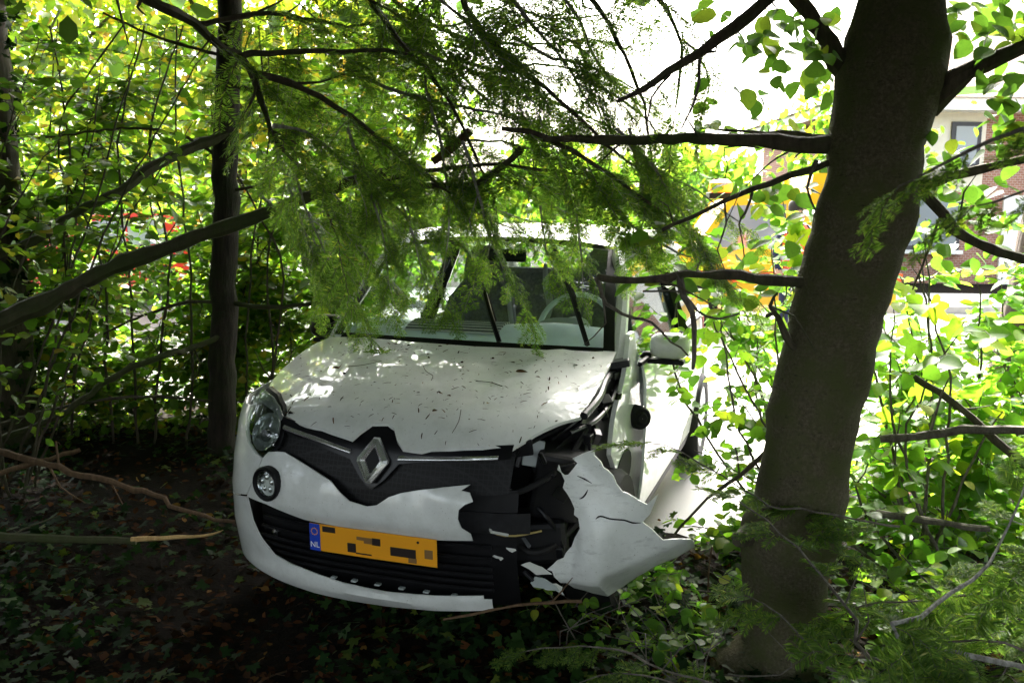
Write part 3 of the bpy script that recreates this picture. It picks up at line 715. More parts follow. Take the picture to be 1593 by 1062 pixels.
p_, r_ = smooth_path([(.05, 2.02, 1.33), (.08, 1.95, 1.22), (.13, 1.86, 1.12), (.12, 1.82, 1.03)], [.012, .022, .022, .012], .04)
MB().tube(p_, r_, 6).build('seat_belt', FABGREY, car)
MB().box((0, 2.95, 1.02), (1.1, .14, .46), R3(-12, 0, 0)).build('rear_bench', FABRIC, car, False, .04)
MB().box((0, 1.52, 1.40), (.20, .03, .065)).build('interior_mirror', BLACKP, car, False, .012)
MB().box((-.695, 1.6, .82), (.04, .9, .24)).build('door_card', DASH, car, False, .03)
MB().box((.735, 1.6, .82), (.04, .9, .24)).build('door_card', DASH, car, False, .03)

# ================================================================== PLANTS
M, nt, p = newmat('smooth_bark')
n1 = noise(nt, 7, 8, .7); n2 = noise(nt, 90, 6, .7)
tc = nt.nodes.new('ShaderNodeTexCoord'); mpn = nt.nodes.new('ShaderNodeMapping'); mpn.inputs['Scale'].default_value = (1, 1, 5); nt.links.new(tc.outputs['Object'], mpn.inputs[0])
n3 = nt.nodes.new('ShaderNodeTexNoise'); n3.inputs['Scale'].default_value = 26; n3.inputs['Detail'].default_value = 6; n3.inputs['Roughness'].default_value = .75; nt.links.new(mpn.outputs[0], n3.inputs['Vector'])
c = ramp(nt, n2, [(.3, (.05, .043, .027)), (.5, (.095, .083, .052)), (.72, (.155, .138, .094))])
mx = N(nt, 'ShaderNodeMix', data_type='RGBA'); nt.links.new(ramp(nt, n1, [(.42, (0, 0, 0)), (.62, (1, 1, 1))]), mx.inputs[0]); nt.links.new(c, mx.inputs[6]); mx.inputs[7].default_value = (.075, .085, .03, 1)
mx2 = N(nt, 'ShaderNodeMix', data_type='RGBA'); nt.links.new(ramp(nt, n3.outputs['Fac'], [(.60, (0, 0, 0)), (.66, (1, 1, 1))]), mx2.inputs[0]); nt.links.new(mx.outputs[2], mx2.inputs[6]); mx2.inputs[7].default_value = (.036, .03, .02, 1)
nt.links.new(mx2.outputs[2], p.inputs['Base Color']); p.inputs['Roughness'].default_value = .85; p.inputs['Specular IOR Level'].default_value = .2
bump(nt, p, n3.outputs['Fac'], .8, .012); BEECH = M
DARKBARK = bark('dark_bark', (.03, .024, .018), (.11, .088, .065), moss=(.045, .06, .02), scale=30, stretch=5, strength=.6, dist=.012, mossamt=.5)
ROUGHBARK = bark('furrowed_bark', (.05, .036, .028), (.20, .15, .12), scale=34, stretch=7, strength=1.0, dist=.04)
MOSSY = bark('mossy_bark', (.03, .025, .017), (.09, .07, .045), moss=(.04, .055, .015), scale=26, stretch=3, strength=.5, dist=.01, mossamt=.9)
TWIG = bark('twig_bark', (.05, .042, .033), (.16, .145, .12), scale=60, stretch=2, strength=.3, dist=.003)
LICHEN = bark('lichen_twig', (.12, .11, .09), (.36, .36, .33), scale=80, stretch=2, strength=.4, dist=.003)
SPLINT = bark('fresh_splintered_wood', (.42, .26, .09), (.62, .44, .2), scale=60, stretch=9, strength=.6, dist=.006)
BROWNWOOD = bark('torn_brown_wood', (.07, .042, .022), (.15, .095, .052), scale=50, stretch=6, strength=.6, dist=.006)
L_HEDGE = leafmat('hazel_leaf', [(.0, (.045, .10, .014)), (.4, (.07, .14, .02)), (.75, (.11, .18, .025)), (.93, (.17, .21, .03)), (1, (.25, .18, .03))], .55)
L_SHRUB = leafmat('shrub_leaf', [(.0, (.06, .14, .025)), (.5, (.10, .20, .03)), (.85, (.15, .24, .035)), (1, (.26, .28, .035))], .6)
L_LOBED = leafmat('lobed_leaf', [(.0, (.10, .20, .025)), (.6, (.14, .24, .03)), (1, (.24, .28, .03))], .55)
L_BEECH = leafmat('beech_leaf', [(.0, (.05, .11, .025)), (.7, (.075, .15, .03)), (1, (.14, .17, .03))], .5)
L_NEEDLE = leafmat('needle', [(.0, (.05, .10, .022)), (.5, (.085, .155, .035)), (.9, (.14, .22, .05)), (1, (.24, .29, .06))], .58, .5, (1.03, 1.06, .5), .15)
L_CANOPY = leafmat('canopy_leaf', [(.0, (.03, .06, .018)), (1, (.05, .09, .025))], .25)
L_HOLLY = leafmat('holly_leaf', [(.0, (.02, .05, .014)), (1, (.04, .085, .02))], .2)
L_GOLD = leafmat('yellowing_leaf', [(.0, (.10, .17, .02)), (.4, (.16, .22, .03)), (.75, (.24, .26, .03)), (.92, (.34, .26, .04)), (1, (.38, .17, .05))], .5)
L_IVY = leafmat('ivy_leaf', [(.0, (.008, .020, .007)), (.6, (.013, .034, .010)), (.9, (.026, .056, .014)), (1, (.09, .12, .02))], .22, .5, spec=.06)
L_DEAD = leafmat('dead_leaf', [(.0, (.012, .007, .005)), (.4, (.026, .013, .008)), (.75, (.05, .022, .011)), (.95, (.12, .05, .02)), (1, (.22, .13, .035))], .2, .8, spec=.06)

# --- needle sprays ---------------------------------------------------------
def spray_mesh(name, seed, L=1.0, side=13, nl=.05, dens=1.0, bare=.0):
    """flat feathery conifer shoot of unit length: twigs (slot 0) and two-ranked needles (slot 1)"""
    r = np.random.default_rng(seed); V = []; F3 = []; F4 = []; 
    twigs = []
    n = 12; main = [np.array([.05*math.sin(3*t+seed)*t, t*L, -.22*t*t+.02*r.normal()]) for t in np.linspace(0, 1, n)]
    twigs.append((main, .008))
    for k in range(side):
        t = .12+.85*k/side; i = int(t*(n-1)); f = t*(n-1)-i
        p0 = main[i]*(1-f)+main[min(i+1, n-1)]*f
        sg = 1 if k % 2 else -1; ln = (.36*(1-t)+.10)*(.7+.6*r.random()); an = RAD(38+22*r.random())
        d = np.array([sg*math.sin(an), math.cos(an), r.normal()*.12])
        pts = [p0+d*ln*q+np.array([0, .03*q*q, -.16*ln*q*q*(1+r.random())]) for q in np.linspace(0, 1, 5)]
        twigs.append((pts, .0045))
    mb = MB(); P = []; D = []; NN = []; S = []
    for pts, rad in twigs:
        V_, F_ = tube_geo(pts, [rad*(1-.6*i/(len(pts)-1)) for i in range(len(pts))], 3, False); mb.add(V_, F_, 0)
        seg = np.array(pts); dl = np.linalg.norm(np.diff(seg, axis=0), axis=1); cum = np.r_[0, np.cumsum(dl)]
        cnt = int(cum[-1]/.0115*dens)
        for q in range(cnt):
            s_ = (q+.5)/cnt*cum[-1]
            if r.random() < bare*(1-s_/cum[-1]): continue
            i = min(np.searchsorted(cum, s_)-1, len(dl)-1); i = max(i, 0); f = (s_-cum[i])/dl[i]
            p0 = seg[i]*(1-f)+seg[i+1]*f; tg = (seg[i+1]-seg[i])/dl[i]
            pl = np.cross(tg, [0, 0, 1.0]); pl /= np.linalg.norm(pl)+1e-9; up = np.cross(pl, tg)
            for sg in (1, -1):
                a = RAD(48+20*r.random()); d = tg*math.cos(a)+pl*sg*math.sin(a)+up*(.08+.13*r.normal())
                P.append(p0); D.append(d); NN.append(up+.22*r.normal(size=3)); S.append(nl*(.7+.5*r.random())*(1-.45*(s_/cum[-1])**4))
    TV = [(0, 0, 0), (-.08, .5, 0), (0, 1, -.06), (.08, .5, 0)]
    Vn, Fn = cloud(np.array(P), np.array(D), np.array(NN), np.array(S), TV, [(0, 1, 2, 3)])
    mb.add(Vn.tolist(), Fn.tolist(), 1)
    me = bpy.data.meshes.new(name); me.from_pydata(mb.v, [], mb.f); me.polygons.foreach_set('material_index', mb.mi); me.update()
    return me
SPRAYS = [spray_mesh('needle_spray', 10+k, side=7+2*(k % 2), nl=.12, dens=.6, bare=(.0, .15, .3, .1, .55)[k]) for k in range(5)]
BROAD = [spray_mesh('needle_spray', 30+k, side=6+2*(k % 2), nl=.17, dens=.62, bare=(.0, .1, .2)[k]) for k in range(3)]
for s_ in BROAD: s_.materials.append(TWIG); s_.materials.append(L_NEEDLE)
for k, s_ in enumerate(SPRAYS): s_.materials.append(LICHEN if k in (2, 4) else TWIG); s_.materials.append(L_NEEDLE)

def frame(p, d, up, s):
    d = Vector(d).normalized(); up = Vector(up); x = d.cross(up).normalized(); z = x.cross(d)
    return Matrix(((x.x*s, d.x*s, z.x*s, p[0]), (x.y*s, d.y*s, z.y*s, p[1]), (x.z*s, d.z*s, z.z*s, p[2]), (0, 0, 0, 1)))
def put(name, me, parent, p, d, up, s):
    o = bpy.data.objects.new(name, me); COL.objects.link(o); o.parent = parent
    mm = frame(p, d, up, s); o.matrix_parent_inverse = Matrix.Translation(parent.location).inverted() if parent else Matrix()
    o.matrix_world = mm if not parent else mm
    o.matrix_basis = mm
    return o
def limb(parent, px, depth, rad, mat, name='branch', n=8, wob=.003, step=.05, forks=True):
    """px: [(x, y)] in photo pixels, depth: one number or list (m), rad: metres"""
    if not hasattr(depth, '__len__'): depth = [depth]*len(px)
    if len(depth) == 2 and len(px) > 2: depth = list(np.linspace(depth[0], depth[1], len(px)))
    if hasattr(rad, '__len__') and len(rad) == 2 and len(px) > 2: rad = list(np.linspace(rad[0], rad[1], len(px)))
    pts = [at(x, y, d) for (x, y), d in zip(px, depth)]
    P_, R_ = smooth_path(pts, rad, step, wob)
    R_ = [r*(1+.10*rng.normal()) for r in R_]
    loc = parent.location if parent else Vector((0, 0, 0))
    mb = MB().tube([q-loc for q in P_], R_, n)
    if forks and name in ('branch', 'branch_wood', 'stem'):
        for i in range(2, len(P_)-1):
            if random.random() < .16 and R_[i] > .0025:
                tg = (P_[i]-P_[i-1]).normalized(); d = (tg*.6+Vector((random.gauss(0, .6), random.gauss(0, .6), random.gauss(.05, .6)))).normalized()
                L = random.uniform(.06, .28); q0 = P_[i]-loc; k1 = Vector((random.gauss(0, .02), random.gauss(0, .02), random.gauss(0, .03)))
                r1 = min(R_[i]*.45, .0045)
                mb.tube([q0, q0+d*L*.4+k1, q0+d*L*.75+k1*.5, q0+d*L], [r1*1.4, r1, r1*.7, r1*.4], 4, False)
    mb.build(name, mat, parent)
    return P_
def clothe(parent, path, every=.07, size=(.22, .42), droop=.45, spread=.9, start=.1, cap=1.0, pool=None):
    pool = pool or SPRAYS
    """hang needle sprays along a branch path"""
    acc = 0; L = sum((path[i+1]-path[i]).length for i in range(len(path)-1)); run = 0
    for i in range(len(path)-1):
        d = path[i+1]-path[i]; run += d.length; acc += d.length
        if run/L < start: acc = 0; continue
        while acc > every:
            acc -= every; tg = d.normalized()
            sd = tg.cross(Vector((0, 0, 1))); sd = sd.normalized() if sd.length > .01 else Vector((1, 0, 0))
            sg = random.choice((-1, 1))
            dd = tg*(.35+.5*random.random())+sd*sg*spread*(.4+.8*random.random())+Vector((0, 0, -droop*(.4+1.2*random.random())))
            upn = Vector((random.gauss(0, .35), -.35+random.gauss(0, .4), 1))
            put('needle_spray', random.choice(pool), parent, path[i]-Vector((0, 0, .005)), dd, upn, random.uniform(*size)*(1-.3*run/L*cap))
    put('needle_spray', random.choice(pool), parent, path[-1], path[-1]-path[-3]+Vector((0, 0, -.02)), (random.gauss(0, .3), random.gauss(0, .3), 1), random.uniform(*size))

def crown(parent, centre, radii, n, size, mat, clumps=40, name='crown', tight=.28, flat=.6, seed=0, loc=None):
    """leafy mass: many leaves gathered in uneven clumps, with gaps between"""
    r = np.random.default_rng(seed+int(abs(centre[0]*31+centre[1]*17))); cs = r.normal(size=(clumps, 3)); cs = cs/np.linalg.norm(cs, axis=1, keepdims=True)*(r.random((clumps, 1))**.4)
    k = r.integers(0, clumps, n); P = cs[k]+r.normal(size=(n, 3))*tight*(.5+r.random((clumps, 1))[k])
    P = P*np.array(radii)+np.array(centre)
    P[:, 2] = np.maximum(P[:, 2], .05)
    if mat is L_CANOPY:                              # the crowns end above head height over the clearing
        ok = (P[:, 2] > 2.3) & ~((P[:, 1] > -.5) & (P[:, 1] < 5.5) & (np.abs(P[:, 0]) < .66*P[:, 1]+.6) & (P[:, 2] < 2.15+.27*P[:, 1])); P = P[ok]; n = len(P)
    D = unit(r.normal(size=(n, 3))+np.array([0, 0, -.5])); NN = unit(r.normal(size=(n, 3))*flat+np.array([0, 0, 1]))
    if loc is None: loc = parent.location
    V, F = cloud(P-np.array(loc), D, NN, size*(.6+.8*r.random(n)), OV_V, OV_F)
    return link(name, fast_mesh(name, V, F), mat, parent, kind='stuff')

def shrub(name, label, cat, base, tips, leaf_me, lsize, mat, stem_mat=TWIG, twigs=60, per=8, tw=(.2, .5), n_obj=300, rad=.012, group=None, updroop=0.1, nsig=.55, stuff_from=0):
    t = thing(name, label, cat, base, group=group); B = Vector(base); paths = []
    for tip in tips:
        tip = Vector(tip); mid = B.lerp(tip, .5)+Vector((random.gauss(0, .12), random.gauss(0, .12), .15*(tip-B).length*random.random()))
        P_, R_ = smooth_path([B+Vector((random.gauss(0, .06), random.gauss(0, .06), 0)), mid, tip], [rad, rad*.65, rad*.25], .08, .006)
        MB().tube([q-B for q in P_], R_, 6).build('stem', stem_mat, t); paths.append(P_)
    tm = MB(); LP = []; LD = []
    for k in range(twigs):
        P_ = random.choice(paths); i = int((.25+.75*random.random()**.8)*(len(P_)-1)); p0 = P_[i]
        d = Vector((random.gauss(0, 1), random.gauss(0, 1), random.gauss(updroop, .45))).normalized(); L = random.uniform(*tw)
        pts = [p0+d*L*q+Vector((0, 0, -.18*L*q*q))+Vector(rng.normal(0, .012, 3)) for q in (0, .33, .66, 1)]
        tm.tube([q-B for q in pts], [rad*.3, rad*.22, rad*.16, rad*.1], 4, False)
        for q in range(per):
            s_ = (q+.6)/per*3; i = min(2, int(s_)); f = s_-i; pp_ = pts[i].lerp(pts[i+1], f)
            sd = d.cross(Vector((0, 0, 1))).normalized()*(1 if q % 2 else -1)
            LP.append(pp_); LD.append(d*.6+sd*(.7+.4*random.random())+Vector((0, 0, random.gauss(-.25, .3))))
    tm.build('twigs', stem_mat, t, kind='stuff')
    LP = np.array([tuple(q) for q in LP]); LD = np.array([tuple(q) for q in LD]); n = len(LP)
    NN = unit(rng.normal(size=(n, 3))*nsig+np.array([0, -.15, 1])); SZ = lsize*(.65+.6*rng.random(n))
    order = np.argsort(LP[:, 1]-.0*LP[:, 2]); ob = order[:n_obj]; st = order[n_obj:]
    ms = leaf_me if isinstance(leaf_me, (list, tuple)) else [leaf_me]
    for i in ob:
        put('leaf', random.choice(ms), t, LP[i], LD[i], NN[i], SZ[i])
    if len(st):
        V, F = cloud(LP[st]-np.array(base), LD[st], NN[st], SZ[st], OV_V, OV_F); link('foliage', fast_mesh('foliage', V, F), mat, t, kind='stuff')
    return t, paths
LEAF_HEDGE = [nice_leaf('hedge_leaf', .34+.04*k, tooth=1) for k in range(3)]
for m_ in LEAF_HEDGE: m_.materials.append(L_HEDGE)
LEAF_SHRUB = [nice_leaf('shrub_leaf', .36+.05*k) for k in range(3)]
for m_ in LEAF_SHRUB: m_.materials.append(L_SHRUB)
LEAF_BEECH = [nice_leaf('beech_leaf', .34+.03*k) for k in range(3)]
for m_ in LEAF_BEECH: m_.materials.append(L_BEECH)
LEAF_LOBED = nice_leaf('lobed_leaf', lobes=True); LEAF_LOBED.materials.append(L_LOBED)

# put() parents: objects sit in world space, the thing's own offset is undone by matrix_parent_inverse

# --- the leaning smooth-barked tree, right foreground ----------------------------
bt = thing('beech_tree', 'stout smooth grey trunk leaning right in the foreground, beside the car', 'tree', (1.0, 3.2, 0))
Yb = 3.15
edges = [(1060, 1145, 1285), (1000, 1150, 1287), (900, 1152, 1293), (845, 1150, 1300), (815, 1160, 1308), (760, 1175, 1318), (700, 1186, 1327), (600, 1205, 1347), (500, 1228, 1370), (400, 1255, 1400), (300, 1280, 1425), (200, 1297, 1440), (130, 1306, 1462), (60, 1320, 1468), (0, 1335, 1466), (-150, 1360, 1490), (-500, 1410, 1520), (-1000, 1480, 1570)]
tp_ = [at((a+b)/2, y, Yb) for y, a, b in edges]; tr_ = [(b-a)/2*Yb/FPX*.985 for y, a, b in edges]
b0 = tp_[0].copy(); tp_ = [Vector((b0.x-.06, b0.y, -.15)), Vector((b0.x-.02, b0.y, .03))]+tp_; tr_ = [.25, .185]+tr_
P_, R_ = smooth_path(tp_, tr_, .05)
R_ = [r+.004*math.sin(9*i*.05*7)+.003*rng.normal() for i, r in enumerate(R_)]
V, F = tube_geo(P_, R_, 40); 
V = [v+Vector((.006*math.sin(11*v.z+7*v.x)+.004*math.sin(27*v.z+40*v.x), .006*math.sin(17*v.z+30*v.x), 0))+Vector(rng.normal(0, .0012, 3)) for v in V]
MB().add([v-bt.location for v in V], F).build('trunk', BEECH, bt)
k_ = Yb/FPX
bl = []
for px, dp, rr in [
    ([(1330, 232), (1286, 226), (1235, 222), (1181, 218), (1113, 215), (1000, 218), (920, 217), (845, 216)], [3.15, 3.35], [.034, .012]),
    ([(1320, 212), (1286, 212), (1215, 207), (1150, 204), (1090, 200)], [3.15, 3.5], [.010, .004]),
    ([(1320, 244), (1286, 256), (1230, 272), (1170, 294), (1124, 313), (1075, 338), (1030, 358)], [3.15, 3.2], [.013, .006]),
    ([(1335, 150), (1306, 98), (1290, 66), (1271, 38), (1241, 0), (1190, -70), (1150, -160)], [3.15, 3.3], [.042, .016]),
    ([(1380, -180), (1260, -60), (1192, 0), (1143, 41), (1090, 79), (1038, 113), (1000, 139), (960, 158)], [3.15, 2.9], [.030, .006]),
    ([(1440, 170), (1467, 138), (1509, 109), (1558, 87), (1620, 55), (1720, 10)], [3.12, 2.9], [.044, .014]),
    ([(1400, 300), (1432, 287), (1480, 275), (1527, 264), (1600, 245), (1700, 215)], [3.15, 3.0], [.020, .012]),
    ([(1405, 280), (1436, 303), (1467, 331), (1486, 358), (1520, 378), (1557, 392), (1610, 406), (1700, 420)], [3.15, 3.1], [.022, .014]),
    ([(1290, 442), (1246, 438), (1193, 436), (1150, 429), (1094, 426), (1040, 432), (985, 434), (930, 431)], [3.15, 3.0], [.021, .010]),
    ([(1268, 560), (1231, 537), (1215, 505), (1206, 487), (1192, 492)], [3.1, 3.05], [.016, .006]),
    ([(1206, 487), (1198, 470), (1210, 455)], [3.05, 3.04], [.009, .003]),
    ([(1145, 838), (1160, 835), (1180, 830)], [3.05, 3.12], [.024, .05]),
]:
    bl.append(limb(bt, px, dp, rr, DARKBARK))
for px, dp, rr in [([(1056, 432), (1062, 460), (1075, 487), (1080, 530), (1078, 575)], [3.03, 3.0], [.012, .006]), ([(928, 430), (936, 460), (955, 480), (985, 495), (1015, 502), (1045, 530), (1070, 553)], [3.0, 3.05], [.008, .003]),
    ([(1062, 462), (1085, 482), (1120, 495), (1150, 488)], [3.03, 3.1], [.006, .003]), ([(1000, 455), (1040, 452), (1075, 456)], [3.0, 3.1], [.004, .003]), ([(1170, 294), (1160, 330), (1150, 350), (1158, 400)], [3.2, 3.2], [.005, .002]),
    ([(1124, 313), (1130, 345), (1118, 390), (1128, 420)], [3.2, 3.2], [.004, .002]), ([(1241, 228), (1212, 245), (1190, 262), (1160, 290)], [3.2, 3.25], [.004, .002]), ([(1181, 229), (1127, 232), (1130, 255), (1128, 275), (1110, 280)], [3.25, 3.25], [.003, .002]),
    ([(1090, 79), (1085, 130), (1080, 160), (1060, 200)], [3.0, 3.0], [.006, .003]), ([(1040, 118), (1015, 150), (1005, 200)], [2.95, 2.95], [.005, .002]), ([(1271, 250), (1255, 290), (1270, 330)], [3.15, 3.15], [.007, .003]),
    ([(1467, 331), (1440, 400), (1420, 450)], [3.15, 3.5], [.006, .003]), ([(1486, 358), (1500, 300), (1520, 270)], [3.1, 3.1], [.004, .002])]:
    bl.append(limb(bt, px, dp, rr, TWIG, n=6))
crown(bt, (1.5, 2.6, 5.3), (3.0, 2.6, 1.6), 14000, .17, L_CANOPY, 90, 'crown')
for k in range(7):
    a = k*.9; p0 = P_[-6]; e = p0+Vector((1.9*math.cos(a), 1.6*math.sin(a), 1.0+.4*math.sin(3*a)))
    q_, r_ = smooth_path([p0-bt.location, (p0+e)/2+Vector((0, 0, .3))-bt.location, e-bt.location], [.05, .03, .01], .2, .01); MB().tube(q_, r_, 6).build('branch', DARKBARK, bt)
# its own leaves hanging from the upper limbs
cnt = 0
for px0, px1, n_, dp in [((1080, 10), (1300, 90), 60, (3.0, 3.8)), ((1180, 60), (1300, 150), 40, (3.0, 3.6)), ((1080, 185), (1290, 215), 22, (3.3, 3.9)), ((1130, 270), (1240, 320), 12, (3.2, 3.4)), ((1470, 0), (1593, 60), 55, (2.9, 3.8)), ((1500, 60), (1593, 100), 12, (2.9, 3.6)), ((1100, 120), (1180, 180), 8, (3.1, 3.6)), ((1520, 110), (1593, 230), 34, (2.8, 3.3)), ((1430, 200), (1593, 300), 22, (3.0, 3.6)), ((1440, 280), (1593, 420), 60, (3.2, 3.9)), ((1060, 370), (1250, 470), 42, (3.2, 3.9)), ((975, 340), (1060, 470), 22, (3.2, 3.8)), ((1000, 280), (1280, 370), 26, (3.3, 3.9))]:
    for k in range(n_):
        p0 = at(random.uniform(px0[0], px1[0]), random.uniform(px0[1], px1[1]), random.uniform(*dp))
        put('leaf', random.choice(LEAF_BEECH), bt, p0, (random.gauss(0, 1), random.gauss(0, 1), random.gauss(-.5, .5)), (random.gauss(0, .6), random.gauss(-.3, .6), 1), random.uniform(.05, .085)); cnt += 1

# --- conifers --------------------------------------------------------------------
def conifer(name, label, base, top, r0, mat=None):
    mat = mat or DARKBARK
    t = thing(name, label, 'tree', base)
    P_, R_ = smooth_path([Vector((0, 0, -.1)), Vector((.0, 0, .1)), (Vector(top)-Vector(base))*.5, Vector(top)-Vector(base)], [r0*1.5, r0*1.1, r0*.9, r0*.5], .12, .006)
    MB().tube(P_, R_, 18).build('trunk', mat, t); return t
bs = at(345, 722, 5.85); bs.z = 0; tpn = at(357, 0, 5.85); tpn = bs+(tpn-bs)*1.9
slim = conifer('yew_tree', 'slim dark conifer trunk rising left of the car headlight', bs, tpn, .082, bark('blackish_bark', (.010, .008, .006), (.045, .035, .025), moss=(.02, .028, .008), scale=34, stretch=6, strength=.8, dist=.02))
for px, dp, rr in [([(352, 210), (300, 228), (264, 245), (226, 267), (188, 297), (124, 328), (75, 361), (0, 395), (-60, 420)], [5.8, 4.9], [.034, .022]),
    ([(350, 520), (290, 545), (262, 550), (175, 587), (93, 646), (0, 684), (-40, 700)], [5.8, 4.9], [.018, .02]), ([(350, 625), (260, 618), (187, 618), (93, 634), (0, 659)], [5.8, 5.2], [.008, .011]),
    ([(350, 470), (420, 478), (500, 470), (560, 455)], [5.85, 5.6], [.016, .006]), ([(350, 300), (420, 285), (470, 270)], [5.85, 5.6], [.012, .005]), ([(352, 130), (420, 150), (500, 190)], [5.85, 5.4], [.016, .006]),
    ([(350, 470), (280, 472), (200, 500), (160, 520)], [5.85, 5.9], [.012, .006]), ([(350, 250), (280, 210), (200, 200), (60, 215)], [5.85, 5.9], [.012, .006]), ([(356, 90), (250, 60), (160, 20)], [5.85, 5.7], [.012, .006])]:
    limb(slim, px, dp, rr, MOSSY if rr[0] > .015 else DARKBARK)
crown(slim, (bs.x+.1, bs.y+.9, 5.8), (2.3, 2.4, 1.7), 20000, .18, L_CANOPY, 130)  # out-of-view crown, enlarged and thickened to hold back the sun
q_, r_ = smooth_path([Vector((.02, 0, 3.6)), Vector((.7, 1.2, 4.8)), Vector((1.5, 2.4, 5.7))], [.05, .035, .012], .2, .01); MB().tube(q_, r_, 7).build('branch', DARKBARK, slim)  # limb added to carry the shading crown over the hood
crown(slim, (-.35, 8.1, 5.8), (1.8, 2.2, 1.4), 30000, .17, L_CANOPY, 220)  # unseen crown placed in the sun's path to shade the hood

